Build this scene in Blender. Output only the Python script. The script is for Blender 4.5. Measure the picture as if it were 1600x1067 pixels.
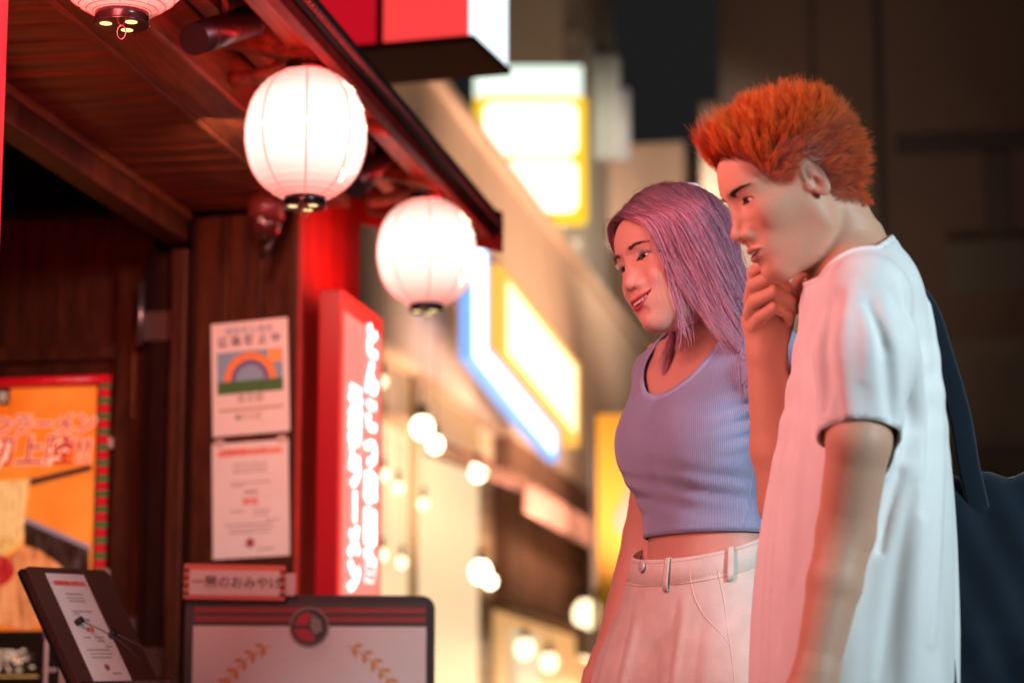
import bpy, bmesh, math, random
import numpy as np
from mathutils import Vector, Matrix
R = math.radians
random.seed(7); RNG = np.random.default_rng(11)
SC = bpy.context.scene
COL = SC.collection
for o in list(bpy.data.objects): bpy.data.objects.remove(o)

# ---------------------------------------------------------------- camera
LENS, SENS = 85.0, 36.0
CAM_Z, CAM_PITCH, CAM_YAW = 0.75, math.atan(637 / (85 / 36 * 1600)), R(10.15)
cd = bpy.data.cameras.new('camera'); cam = bpy.data.objects.new('camera', cd); COL.objects.link(cam)
cam.location = (0, 0, CAM_Z)
cam.rotation_euler = (math.pi / 2 + CAM_PITCH, 0, CAM_YAW)
cd.lens = LENS; cd.sensor_width = SENS; cd.clip_end = 400; cd.clip_start = 0.05
cd.dof.use_dof = True; cd.dof.focus_distance = 3.72; cd.dof.aperture_fstop = 3.0
SC.camera = cam
F = LENS / SENS * 1600
_cy, _sy, _cp, _sp = math.cos(CAM_YAW), math.sin(CAM_YAW), math.cos(CAM_PITCH), math.sin(CAM_PITCH)
CR = np.array([_cy, _sy, 0.]); CW = np.array([-_sy * _cp, _cy * _cp, _sp]); CU = np.cross(CR, CW)
C0 = np.array([0, 0, CAM_Z])
def P(px, py, d):                      # photograph pixel + distance along the lens axis -> world point
    return C0 + d * (CW + CR * (px - 800) / F + CU * (533.5 - py) / F)

# ---------------------------------------------------------------- night sky, lights, exposure
w = bpy.data.worlds.new('World'); SC.world = w; w.use_nodes = True
nt = w.node_tree; nt.nodes.clear()
wo = nt.nodes.new('ShaderNodeOutputWorld'); bg = nt.nodes.new('ShaderNodeBackground')
bg.inputs[0].default_value = (0.0125, 0.0120, 0.0122, 1); bg.inputs[1].default_value = 1.0
nt.links.new(bg.outputs[0], wo.inputs[0])
SC.view_settings.view_transform = 'Standard'; SC.view_settings.look = 'None'
SC.view_settings.exposure = 0; SC.view_settings.gamma = 1
SC.cycles.use_denoising = True
SC.cycles.max_bounces = 6
SC.cycles.sample_clamp_indirect = 4.0

def area(name, loc, target, sx, sy, power, col, spread=180):
    l = bpy.data.lights.new(name, 'AREA'); l.shape = 'RECTANGLE'; l.size = sx; l.size_y = sy
    l.energy = power; l.color = col; l.spread = R(spread)
    o = bpy.data.objects.new(name, l); COL.objects.link(o); o.location = loc
    o.rotation_euler = (Vector(target) - Vector(loc)).to_track_quat('-Z', 'Y').to_euler()
    return o
# unseen cold white lamp, assumed to be a street light across the road
LAMP_COOL = area('assumed_street_light', (2.9, 1.15, 2.4), (-0.02, 3.35, 1.32), 0.8, 0.8, 11.5, (0.72, 0.92, 1.0), 46)

# ---------------------------------------------------------------- helpers
def tag(o, label=None, cat=None, group=None, kind=None):
    if label: o['label'] = label
    if cat: o['category'] = cat
    if group: o['group'] = group
    if kind: o['kind'] = kind
    return o
def empty(name, loc=(0, 0, 0), rz=0):
    o = bpy.data.objects.new(name, None); COL.objects.link(o); o.location = loc; o.rotation_euler = (0, 0, rz)
    o.empty_display_size = .05
    return o
def mesh_obj(name, verts, faces, mat, parent=None, smooth=False):
    me = bpy.data.meshes.new(name)
    if isinstance(verts, np.ndarray) and isinstance(faces, np.ndarray):
        nv, nf, k = len(verts), len(faces), faces.shape[1]
        me.vertices.add(nv); me.vertices.foreach_set('co', np.ascontiguousarray(verts, np.float32).ravel())
        me.loops.add(nf * k); me.loops.foreach_set('vertex_index', np.ascontiguousarray(faces, np.int32).ravel())
        me.polygons.add(nf); me.polygons.foreach_set('loop_start', np.arange(0, nf * k, k, dtype=np.int32))
        me.update(calc_edges=True); me.validate()
    else:
        me.from_pydata([tuple(v) for v in verts], [], [tuple(f) for f in faces]); me.update()
    if smooth: me.polygons.foreach_set('use_smooth', np.ones(len(me.polygons), bool))
    if mat: me.materials.append(mat)
    o = bpy.data.objects.new(name, me); COL.objects.link(o)
    if parent: o.parent = parent
    return o
class NT:                                # tiny node helper
    def __init__(s, name):
        s.m = bpy.data.materials.new(name); s.m.use_nodes = True; s.t = s.m.node_tree
        s.b = s.t.nodes['Principled BSDF']; s.out = s.t.nodes['Material Output']
    def n(s, typ, **kw):
        x = s.t.nodes.new(typ)
        for k, v in kw.items():
            if k in x.inputs.keys(): x.inputs[k].default_value = v
            else: setattr(x, k, v)
        return x
    def l(s, a, b): s.t.links.new(a, b)
    def mix(s, fac, a, b, blend='MIX'):
        x = s.t.nodes.new('ShaderNodeMix'); x.data_type = 'RGBA'; x.blend_type = blend
        for k, v in ((0, fac), (6, a), (7, b)):
            if hasattr(v, 'links'): s.l(v, x.inputs[k])
            else: x.inputs[k].default_value = (*v, 1) if isinstance(v, tuple) and len(v) == 3 else v
        return x.outputs[2]
    def math(s, op, a, b=0.0, c=0.0):
        x = s.t.nodes.new('ShaderNodeMath'); x.operation = op
        for k, v in enumerate((a, b, c)):
            if hasattr(v, 'links'): s.l(v, x.inputs[k])
            else: x.inputs[k].default_value = v
        return x.outputs[0]
    def bump(s, h, strength=.3, dist=.01):
        x = s.t.nodes.new('ShaderNodeBump'); x.inputs['Strength'].default_value = strength; x.inputs['Distance'].default_value = dist
        s.l(h, x.inputs['Height']); s.l(x.outputs[0], s.b.inputs['Normal']); return x
    def coord(s, kind='Object', scale=(1, 1, 1), rot=(0, 0, 0)):
        tc = s.t.nodes.new('ShaderNodeTexCoord'); mp = s.t.nodes.new('ShaderNodeMapping')
        mp.inputs['Scale'].default_value = scale; mp.inputs['Rotation'].default_value = rot
        s.l(tc.outputs[kind], mp.inputs[0]); return mp.outputs[0]
    def noise(s, vec, scale, detail=4, rough=.55, out=0):
        x = s.n('ShaderNodeTexNoise', Scale=scale, Detail=detail, Roughness=rough); s.l(vec, x.inputs['Vector']); return x.outputs[out]
    def ramp(s, fac, stops):
        x = s.t.nodes.new('ShaderNodeValToRGB'); e = x.color_ramp.elements
        while len(e) < len(stops): e.new(.5)
        for q, (p, c) in zip(e, stops): q.position = p; q.color = (*c, 1) if len(c) == 3 else c
        s.l(fac, x.inputs[0]); return x.outputs[0]
MATS = {}
def mat(name, col, rough=.6, metal=0, noise=0, nscale=20, spec=.5, emit=None, estr=0):
    if name in MATS: return MATS[name]
    N = NT(name); b = N.b
    b.inputs['Roughness'].default_value = rough; b.inputs['Metallic'].default_value = metal
    b.inputs['Specular IOR Level'].default_value = spec
    b.inputs['Base Color'].default_value = (*col, 1)
    if noise:
        c = N.noise(N.coord(), nscale)
        r = N.ramp(c, [(.3, tuple(x * (1 - noise) for x in col)), (.7, tuple(min(1, x * (1 + noise)) for x in col))])
        N.l(r, b.inputs['Base Color'])
    if emit: b.inputs['Emission Color'].default_value = (*emit, 1); b.inputs['Emission Strength'].default_value = estr
    MATS[name] = N.m
    return N.m
# ---------------------------------------------------------------- signed-distance modelling kit
def _ln(v): return np.sqrt(np.einsum('...i,...i->...', v, v))
def s_sphere(p, c, r): return _ln(p - np.asarray(c, np.float32)) - r
def s_ell(p, c, r, rot=None):
    q = p - np.asarray(c, np.float32)
    if rot is not None: q = q @ np.asarray(rot, np.float32)
    r = np.asarray(r, np.float32)
    k0 = _ln(q / r); k1 = _ln(q / (r * r)) + 1e-9
    return k0 * (k0 - 1) / k1
def s_cone(p, a, b, r1, r2):            # capsule with a radius at each end
    a = np.asarray(a, np.float32); b = np.asarray(b, np.float32); ab = b - a; r1 = float(r1); r2 = float(r2)
    q = p - a
    t = np.clip((q @ ab) * np.float32(1 / max(float(ab @ ab), 1e-12)), 0, 1)
    dd = np.einsum('...i,...i->...', q, q) - (2 * t) * (q @ ab) + t * t * np.float32(ab @ ab)
    return np.sqrt(np.maximum(dd, 1e-12)) - (r1 + (r2 - r1) * t)
def s_box(p, c, h, r=0., rot=None):
    q = p - np.asarray(c, np.float32)
    if rot is not None: q = q @ np.asarray(rot, np.float32)
    q = np.abs(q) - (np.asarray(h, np.float32) - r)
    return _ln(np.maximum(q, 0)) + np.minimum(q.max(-1), 0) - r
def su(a, b, k):                         # smooth union
    h = np.maximum(k - np.abs(a - b), 0) / k
    return np.minimum(a, b) - h * h * k * .25
def ss(a, b, k): return -su(-a, b, k)    # smooth a minus b
def chain(p, pts, rs, k=None):
    d = None
    for i in range(len(pts) - 1):
        e = s_cone(p, pts[i], pts[i + 1], rs[i], rs[i + 1])
        d = e if d is None else (np.minimum(d, e) if not k else su(d, e, k))
    return d
def spl(pts, n):                         # Catmull-Rom resampling
    p = np.asarray(pts, float); p = np.vstack([2 * p[0] - p[1], p, 2 * p[-1] - p[-2]]); m = len(p) - 3
    t = np.linspace(0, m - 1e-9, n); i = t.astype(int); f = (t - i)[:, None]
    a, b, c, d = p[i], p[i + 1], p[i + 2], p[i + 3]
    return .5 * (2 * b + (c - a) * f + (2 * a - 5 * b + 4 * c - d) * f ** 2 + (3 * b - 3 * c + d - a) * f ** 3)
def rotm(yaw, pitch, roll):
    return np.array(Matrix.Rotation(yaw, 3, 'Z') @ Matrix.Rotation(pitch, 3, 'X') @ Matrix.Rotation(roll, 3, 'Y'))

def polygonise(f, lo, hi, h, proj=1):
    """naive surface nets over a box, looking only at blocks near the surface"""
    lo = np.asarray(lo, np.float64); B = 8
    n = (np.ceil((np.asarray(hi) - lo) / h / B).astype(int)) * B
    nb = n // B
    g = np.stack(np.meshgrid(*[np.arange(k) for k in nb], indexing='ij'), -1).reshape(-1, 3)
    cen = (lo + (g + .5) * B * h).astype(np.float32)
    dc = f(cen)
    D = np.repeat(np.repeat(np.repeat(dc.reshape(nb), B, 0), B, 1), B, 2).astype(np.float32)
    act = np.abs(dc) < B * h * 1.05
    D4 = D.reshape(nb[0], B, nb[1], B, nb[2], B)
    loc = np.stack(np.meshgrid(*[np.arange(B)] * 3, indexing='ij'), -1).reshape(-1, 3)
    ga = g[act]
    for s in range(0, len(ga), 512):
        gg = ga[s:s + 512]
        idx = gg[:, None, :] * B + loc[None]
        v = f((lo + idx * h).astype(np.float32).reshape(-1, 3))
        D[idx[..., 0].ravel(), idx[..., 1].ravel(), idx[..., 2].ravel()] = v
    S = D < 0
    n0, n1, n2 = D.shape
    cnt = np.zeros((n0 - 1, n1 - 1, n2 - 1), np.uint8)
    for i in (0, 1):
        for j in (0, 1):
            for k in (0, 1): cnt += S[i:n0 - 1 + i, j:n1 - 1 + j, k:n2 - 1 + k]
    cells = np.argwhere((cnt > 0) & (cnt < 8))
    vid = -np.ones(cnt.shape, np.int32); vid[tuple(cells.T)] = np.arange(len(cells))
    acc = np.zeros((len(cells), 3)); num = np.zeros(len(cells))
    cor = [(i, j, k) for i in (0, 1) for j in (0, 1) for k in (0, 1)]
    for a in cor:
        for ax in range(3):
            if a[ax]: continue
            b = list(a); b[ax] = 1
            da = D[tuple((cells + a).T)]; db = D[tuple((cells + b).T)]
            m = (da < 0) != (db < 0)
            t = np.where(m, da / np.where(m, da - db, 1), 0)
            pt = np.array(a, float)[None] + 0 * acc; pt[:, ax] += t
            acc += pt * m[:, None]; num += m
    V = lo + (cells + acc / num[:, None]) * h
    Q = []
    for ax in range(3):
        u, v_ = (ax + 1) % 3, (ax + 2) % 3
        sl = [slice(None)] * 3; sl2 = [slice(None)] * 3
        sl[ax] = slice(0, -1); sl2[ax] = slice(1, None)
        A, Bm = S[tuple(sl)], S[tuple(sl2)]
        e = np.argwhere(A != Bm)
        ok = (e[:, u] > 0) & (e[:, v_] > 0) & (e[:, u] < D.shape[u] - 1) & (e[:, v_] < D.shape[v_] - 1)
        e = e[ok]; fl = A[tuple(e.T)]
        def at(du, dv):
            q = e.copy(); q[:, u] -= du; q[:, v_] -= dv; return vid[tuple(q.T)]
        q = np.stack([at(1, 1), at(0, 1), at(0, 0), at(1, 0)], -1)
        q[~fl] = q[~fl][:, ::-1]
        Q.append(q)
    Q = np.vstack(Q)
    Q = Q[(Q >= 0).all(1)]
    for _ in range(proj):
        V = project(f, V, h)
    return V, Q
def grad(f, V, e):
    V = V.astype(np.float32); G = np.empty_like(V)
    for a in range(3):
        d = np.zeros(3, np.float32); d[a] = e
        G[:, a] = f(V + d) - f(V - d)
    return G / (2 * e)
def project(f, V, h):
    g = grad(f, V, h * .4); d = f(V.astype(np.float32))
    st = (-d / np.maximum((g * g).sum(1), .2))[:, None] * g
    L = _ln(st)[:, None]; st *= np.minimum(1, .6 * h / np.maximum(L, 1e-9))
    return V + st
def clip_faces(V, Q, keep, cut=None):
    """keep faces whose vertices are all kept; drop loose vertices"""
    m = keep[Q].all(1); Q = Q[m]
    used = np.unique(Q); re = -np.ones(len(V), int); re[used] = np.arange(len(used))
    return V[used], re[Q], used
def trim(V, Q, cfun, h, it=3):
    """cut an open sheet where cfun > 0 and pull the ragged edge onto cfun = 0"""
    c = cfun(V); V, Q, u = clip_faces(V, Q, c <= h * .3)
    E = np.sort(np.vstack([Q[:, [i, (i + 1) % 4]] for i in range(4)]), 1)
    E, n = np.unique(E, axis=0, return_counts=True)
    bd = np.unique(E[n == 1]); 
    for _ in range(it):
        Vb = V[bd]; c = cfun(Vb); g = grad(cfun, Vb, h * .3)
        st = (-c / np.maximum((g * g).sum(1), .05))[:, None] * g
        near = np.abs(c) < 2.5 * h
        V[bd] = np.where(near[:, None], Vb + st, Vb)
    return V, Q
def set_attr(o, name, vals, typ='FLOAT'):
    a = o.data.attributes.new(name, typ, 'POINT')
    if typ == 'FLOAT': a.data.foreach_set('value', np.ascontiguousarray(vals, np.float32).ravel())
    else: a.data.foreach_set('color', np.ascontiguousarray(vals, np.float32).ravel())
def merge(parts):
    V, Q, off = [], [], 0
    for v, q in parts: V.append(v); Q.append(q + off); off += len(v)
    return np.vstack(V), np.vstack(Q)
def strands(name, curves, r0, r1, matr, parent=None, sides=3):
    """hair: curves (n, m, 3) -> one mesh of thin tapered tubes; radii may be per strand"""
    C = np.asarray(curves, np.float64); n, m, _ = C.shape
    T = np.gradient(C, axis=1); T /= np.maximum(_ln(T), 1e-9)[..., None]
    ref = np.where(np.abs(T[..., 2:3]) > .9, np.array([1., 0, 0]), np.array([0, 0, 1.]))
    A = np.cross(T, ref); A /= np.maximum(_ln(A), 1e-9)[..., None]; Bn = np.cross(T, A)
    t = np.linspace(0, 1, m)[None]
    r = (np.asarray(r0).reshape(-1, 1) * (1 - t ** 2.2) + np.asarray(r1).reshape(-1, 1) * t ** 2.2)[..., None]
    ring = [C + r * (math.cos(2 * math.pi * k / sides) * A + math.sin(2 * math.pi * k / sides) * Bn) for k in range(sides)]
    V = np.stack(ring, 2).reshape(-1, 3)
    i = np.arange(n)[:, None, None] * m * sides + np.arange(m - 1)[None, :, None] * sides
    k = np.arange(sides)[None, None]; k2 = (k + 1) % sides
    Q = np.stack([i + k, i + k2, i + sides + k2, i + sides + k], -1).reshape(-1, 4)
    o = mesh_obj(name, V, Q, matr, parent, True)
    rnd = np.repeat(RNG.random(n), m * sides); set_attr(o, 'rnd', rnd)
    set_attr(o, 'along', np.tile(np.repeat(np.linspace(0, 1, m), sides), n))
    return o
# ---------------------------------------------------------------- heads: x = own right, y = face forward, z = up, origin between the ears
def eye_bounds(x, H):                     # lid edges across one eye (x is |x|)
    t = np.clip((x - H['ex']) / H['ew'], -1.15, 1.15)
    up = H['ez'] + H['eu'] * (1 - np.abs(t + .10) ** 2.2) + H['et'] * t
    lo = H['ez'] - H['el'] * (1 - np.abs(t - .12) ** 2.2) + H['et'] * t
    return up, lo
def lip_line(x, H):                       # upper and lower edge of the mouth opening
    t = np.clip(np.abs(x) / H['mw'], 0, 1.2)
    base = H['mz'] + H['smile'] * t ** 2
    return base + H['mu'] * (1 - t ** 2), base - H['ml'] * (1 - t ** 2)
def mouth_y(x, H): return H['my'] - 13.0 * x ** 2 * (1 + .0 * x)
def head_sdf(p, H):
    ax = np.abs(p[..., 0]); y = p[..., 1]; z = p[..., 2]
    q = np.stack([ax, y, z], -1)
    d = s_ell(q, (0, -.008, .042), (.0755, .096, .084))
    d = su(d, s_ell(q, (0, .014, .050), (.064, .079, .060)), .03)
    d = su(d, s_ell(q, (0, .026, -.022), (.0605 * H['fw'], .062, .080)), .035)
    d = su(d, s_cone(q, (.050 * H['jw'], .002, -.048), (.015 * H['jw'], .066, -.084), .014, .014), .036)
    d = su(d, s_ell(q, (0, .0745, -.083), (.020 * H['jw'], .0195, .0165)), .020)
    d = su(d, s_sphere(q, (.043 * H['fw'], .052, -.006), .021), .028)
    d = su(d, s_cone(q, (.008, .082, .039), (.047, .062, .037), H['ridge'], H['ridge'] * .9), .018)
    # temples and under-cheek hollow
    d = ss(d, s_ell(q, (.0925, .062, .030), (.024, .040, .045)), .035)
    if H['hollow']: d = ss(d, s_ell(q, (.0825, .060, -.062), (.024, .040, .036)), .04)
    else: d = su(d, s_ell(q, (.026, .044, -.040), (.030, .034, .036)), .03)
    # mouth mound
    d = su(d, s_ell(q, (0, .070, -.048), (.030, .0265, .025)), .018)
    # eye sockets
    d = ss(d, s_ell(q, (.031, .101, .017), (.021, .0165, .0125)), .014)
    d = ss(d, s_ell(q, (.0165, .0995 + H['soft'], .022), (.009, .012, .012)), .012)
    # smiling cheeks
    if H.get('cheek'): d = su(d, s_ell(q, (.036, .066, -.019), (.017, .0175, .014)), .018)
    # nose
    n = s_cone(q, (0, H['ny0'], .026), (0, .0985 + H['nt'], -.014), .0075, .0092)
    n = su(n, s_ell(q, (0, .1005 + H['nt'], -.0185), (.0110 * H['nw'], .0115, .0100)), .008)
    n = su(n, s_ell(q, (.0136 * H['nw'], .0915 + H['nt'] * .6, -.0232), (.0080 * H['nw'], .0102, .0082)), .0075)
    n = su(n, s_ell(q, (0, .083, -.012), (.015, .013, .026)), .012)
    d = su(d, n, .012)
    d = ss(d, s_ell(q, (.0070, .1005 + H['nt'] * .8, -.0312), (.0034, .0055, .0040)), .0035)
    # philtrum
    d = ss(d, s_cone(q, (0, .1035, -.033), (0, .1045, -.040), .0022, .0026), .005)
    # lips
    xs = np.array([0, .35, .7, 1.0]) * H['mw']
    u0, l0 = lip_line(xs, H); yy = mouth_y(xs, H)
    rU = np.array([.0042, .0045, .0034, .0007]) * H['lip']; rL = np.array([.0056, .0052, .0036, .0007]) * H['lip']
    up = chain(q, [(xs[i], yy[i] - .0022 - (.0030 if i == 3 else 0), u0[i] + rU[i] * .75 - (.0012 if i == 0 else 0)) for i in range(4)], rU)
    lw = chain(q, [(xs[i], yy[i] - .0032 - (.0030 if i == 3 else 0), l0[i] - rL[i] * .75) for i in range(4)], rL)
    d = su(d, up, .0045); d = su(d, lw, .0050)
    d = ss(d, s_cone(q, (0, .1015, -.0715), (.012, .098, -.0700), .0042, .0035), .010)   # fold above the chin
    # mouth opening
    ul, ll = lip_line(ax, H)
    op = np.maximum(np.maximum(z - ul, ll - z) * .8, np.maximum(mouth_y(ax, H) - .017 - y, ax - H['mw'] * .96))
    d = ss(d, op, .0012)
    # eyelids and opening
    eb = (H['ex'], H['ey'], H['ez'])
    d = su(d, s_sphere(q, eb, .0136), .006)
    eu, el = eye_bounds(ax, H)
    ew = np.abs(ax - H['ex']) - H['ew']
    hole = np.maximum(np.maximum((z - eu) * .85, (el - z) * .85), np.maximum(ew * .5, H['ey'] + .002 - y))
    # lid crease above the opening
    cr = np.abs(z - (eu + .0030)) - .0003
    d = np.where((ew < 0) & (y > .06), ss(d, np.maximum(cr, np.abs(s_sphere(q, eb, .0142)) - .0012), .0012), d)
    d = ss(d, hole, .0009)
    # ears
    er = rotm(0, R(-14), 0) @ np.array(Matrix.Rotation(R(22), 3, 'Z'))
    c = np.array((.0765, -.007, .007))
    e = s_ell(q, c, (.0054, .0146, .0288), er)
    e = ss(e, s_ell(q, c + er @ np.array((.0062, .0015, .0040)), (.0062, .0114, .0222), er), .0020)
    e = su(e, s_ell(q, c + er @ np.array((.0012, -.001, .004)), (.0036, .0075, .0150), er), .004)
    e = ss(e, s_ell(q, c + er @ np.array((.0060, .0035, -.005)), (.0070, .0068, .0098), er), .0025)
    e = su(e, s_ell(q, c + er @ np.array((.0005, .0145, -.004)), (.0040, .0045, .0065), er), .004)
    d = su(d, e, .0065)
    return d
def head_colour(p, H, base, lipc, browc, cheekc, nv=None):
    x, y, z = p[:, 0], p[:, 1], p[:, 2]; ax = np.abs(x)
    C = np.repeat(np.array([base], float), len(p), 0)
    def mixin(m, c):
        nonlocal C
        m = np.clip(m, 0, 1)[:, None]; C = C * (1 - m) + np.array(c) * m
    fr = (y > .045)
    mixin(.40 * np.exp(-(((ax - .040) / .017) ** 2 + ((z + .014) / .014) ** 2)) * fr, cheekc)
    mixin(.30 * np.exp(-(((x) / .014) ** 2 + ((z + .020) / .010) ** 2)) * (y > .09), cheekc)
    mixin(.35 * np.exp(-((z - .005) / .03) ** 2) * ((ax > .074)), cheekc)
    u, l = lip_line(ax, H); t = np.clip(ax / H['mw'], 0, 1)
    ub = u + H['lip'] * (.0072 * (1 - t ** 2.2) + .0004) - .0016 * np.exp(-(x / .0025) ** 2); lb = l - H['lip'] * (.0092 * (1 - t ** 2.2) + .0004)
    lipm = np.minimum(1, np.maximum(0, np.minimum(ub - z, z - lb) / .0009 + .5)) * (ax < H['mw'] * 1.03) * (y > .07)
    mixin(lipm, lipc)
    # eyebrow: an arched band of short hairs
    t = (ax - H['bx0']) / (H['bx1'] - H['bx0'])
    bz = H['bz'] + H['ba'] * np.sin(np.clip(t, 0, 1) * 2.4) + H['bt'] * t
    bw = H.get('bwid', .0036) * (1 - np.clip(t, 0, 1) ** 2.5 * .8)
    jit = .25 * np.sin(x * 5200 + z * 2600)
    m = np.clip((1 - np.abs(z - bz) / bw) * 2.2 + jit, 0, 1) * np.clip(t * 7 + .2, 0, 1) * np.clip((1.02 - t) * 6, 0, 1) * (y > .04)
    mixin(m * H['bd'], browc)
    if H.get('scalp'):
        hl_ = np.interp(y, H['scalp'][0], H['scalp'][1])
        mixin(np.clip((z - hl_) / .010 + .3, 0, 1) * H['scalp'][2], H['scalp'][3])
    # lash line
    eu, el = eye_bounds(ax, H)
    inside = np.abs(ax - H['ex']) < H['ew'] * 1.05
    mixin(np.exp(-((z - eu - .0004) / .0009) ** 2) * inside * (y > .06) * .9, (.015, .010, .010))
    mixin(np.exp(-((z - el + .0003) / .0007) ** 2) * inside * (y > .06) * .55, (.06, .03, .03))
    return C
HW = dict(fw=.925, jw=.76, ridge=.0085, soft=.004, nw=1.12, hollow=False, ex=.0315, ey=.0690, ez=.0175, ew=.0155, eu=.0055, el=.0028, et=.0022, mz=-.0480, smile=.0085, mu=.0004, ml=.0088, mw=.0340,
          my=.0990, lip=.72, ny0=.0815, nt=-.001, bx0=.014, bx1=.050, bz=.0362, ba=.0050, bt=-.003, bd=.72, bwid=.0038, cheek=True,
          scalp=([-.12, -.05, -.02, .03, .05, .075, .1], [-.09, -.06, .0, .02, .06, .088, .12], .8, (.09, .03, .04)))
HM = dict(fw=.97, jw=.87, ridge=.0108, soft=.0, nw=1.02, hollow=True, ex=.0320, ey=.0700, ez=.0180, ew=.0150, eu=.0050, el=.0030, et=.0018, mz=-.0505, smile=.0012, mu=.0024, ml=.0060, mw=.0245,
          my=.1000, lip=.80, ny0=.0838, nt=.0030, bx0=.012, bx1=.052, bz=.0335, ba=.0050, bt=.001, bd=.95, bwid=.0046,
          scalp=([-.12, -.071, -.03, -.016, -.006, .006, .023, .045, .054, .062, .082, .1], [-.055, -.055, -.030, .0, .034, .034, .012, .022, .036, .062, .084, .10], .85, (.20, .030, .010)))
# ---------------------------------------------------------------- people: shared materials and pieces
def skin_mat(name, rough=.52):
    N = NT(name); b = N.b
    a = N.n('ShaderNodeAttribute'); a.attribute_name = 'col'
    c = N.coord()
    v = N.noise(c, 35, 4); mott = N.ramp(v, [(.3, (.975, .955, .95)), (.7, (1.0, 1.0, 1.0))])
    f = N.noise(c, 420, 3); fine = N.ramp(f, [(.30, (.94, .91, .90)), (.50, (1, 1, 1))])
    N.l(N.mix(1.0, N.mix(1.0, a.outputs['Color'], mott, 'MULTIPLY'), fine, 'MULTIPLY'), b.inputs['Base Color'])
    N.l(N.math('MULTIPLY_ADD', f, .25, rough - .12), b.inputs['Roughness']); b.inputs['Specular IOR Level'].default_value = .38
    b.inputs['Subsurface Weight'].default_value = .25; b.inputs['Subsurface Radius'].default_value = (.9, .35, .2)
    b.inputs['Subsurface Scale'].default_value = .005
    h = N.noise(c, 700, 3); N.bump(h, .14, .0006)
    return N.m
def fabric_mat(name, col, weave=900, rough=.85, bump=.15, sheen=.2, var=.04):
    N = NT(name); b = N.b; c = N.coord()
    v = N.noise(c, 30, 4); N.l(N.ramp(v, [(.3, tuple(x * (1 - var) for x in col)), (.7, tuple(min(1, x * (1 + var)) for x in col))]), b.inputs['Base Color'])
    b.inputs['Roughness'].default_value = rough; b.inputs['Sheen Weight'].default_value = sheen
    b.inputs['Specular IOR Level'].default_value = .2
    N.bump(N.noise(c, weave, 2), bump, .0008)
    return N.m
def hair_mat(name, root, mid, tip, rough=.38, spec=.5):
    N = NT(name); b = N.b
    a = N.n('ShaderNodeAttribute'); a.attribute_name = 'along'; r = N.n('ShaderNodeAttribute'); r.attribute_name = 'rnd'
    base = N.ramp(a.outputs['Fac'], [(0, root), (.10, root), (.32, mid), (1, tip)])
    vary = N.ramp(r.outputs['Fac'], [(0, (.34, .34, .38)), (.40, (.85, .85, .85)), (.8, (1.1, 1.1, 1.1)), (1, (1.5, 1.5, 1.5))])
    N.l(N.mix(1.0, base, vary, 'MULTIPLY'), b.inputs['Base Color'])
    b.inputs['Roughness'].default_value = rough; b.inputs['Specular IOR Level'].default_value = spec
    b.inputs['Sheen Weight'].default_value = .15
    return N.m
M_EYE = None
def eye_mat():
    N = NT('eyeball'); b = N.b
    a = N.n('ShaderNodeAttribute'); a.attribute_name = 'iris'
    N.l(N.ramp(a.outputs['Fac'], [(0, (.004, .003, .003)), (.030, (.004, .003, .003)), (.040, (.035, .015, .008)), (.105, (.05, .022, .012)), (.125, (.012, .008, .008)), (.145, (.60, .55, .53)), (1, (.60, .52, .50))]), b.inputs['Base Color'])
    b.inputs['Roughness'].default_value = .08; b.inputs['Coat Weight'].default_value = .6
    return N.m
def uv_sphere(c, r, n=24, m=16, sc=(1, 1, 1)):
    V = []; Fc = []
    for i in range(m + 1):
        t = math.pi * i / m
        for j in range(n):
            q = 2 * math.pi * j / n
            V.append((c[0] + r * sc[0] * math.sin(t) * math.cos(q), c[1] + r * sc[1] * math.sin(t) * math.sin(q), c[2] + r * sc[2] * math.cos(t)))
    for i in range(m):
        for j in range(n): Fc.append((i * n + j, i * n + (j + 1) % n, (i + 1) * n + (j + 1) % n, (i + 1) * n + j))
    return np.array(V), np.array(Fc)[:, ::-1]
class Head:
    def __init__(s, H, px, py, d, yaw, pitch, roll, scale):
        s.H = H; s.o = P(px, py, d); s.R = rotm(R(yaw), R(pitch), R(roll)); s.s = scale
    def loc(s, p): return ((p - s.o.astype(np.float32)) @ s.R.astype(np.float32)) / s.s
    def wld(s, q): return s.o + (np.asarray(q) @ s.R.T) * s.s
    def sdf(s, p):
        q = s.loc(p); L = _ln(q - np.array((0, 0, .015), np.float32)); out = L - .150
        m = L < .165
        if m.any(): out[m] = head_sdf(q[m], s.H)
        return out * s.s
def eyes(hd, parent, gaze):
    global M_EYE
    M_EYE = M_EYE or eye_mat()
    g = np.array(gaze, float); g /= np.linalg.norm(g)
    for s in (-1, 1):
        V, Q = uv_sphere((0, 0, 0), .0126, 28, 20)
        Vn = V / .0126; a = np.clip(Vn @ g, -1, 1)
        bulge = .0006 * np.exp(-((1 - a) / .09) ** 2)
        V = V + Vn * bulge[:, None]
        o = mesh_obj('eye', hd.wld(V + np.array([s * hd.H['ex'], hd.H['ey'], hd.H['ez']])), Q, M_EYE, parent, True)
        set_attr(o, 'iris', 1 - a)
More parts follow.
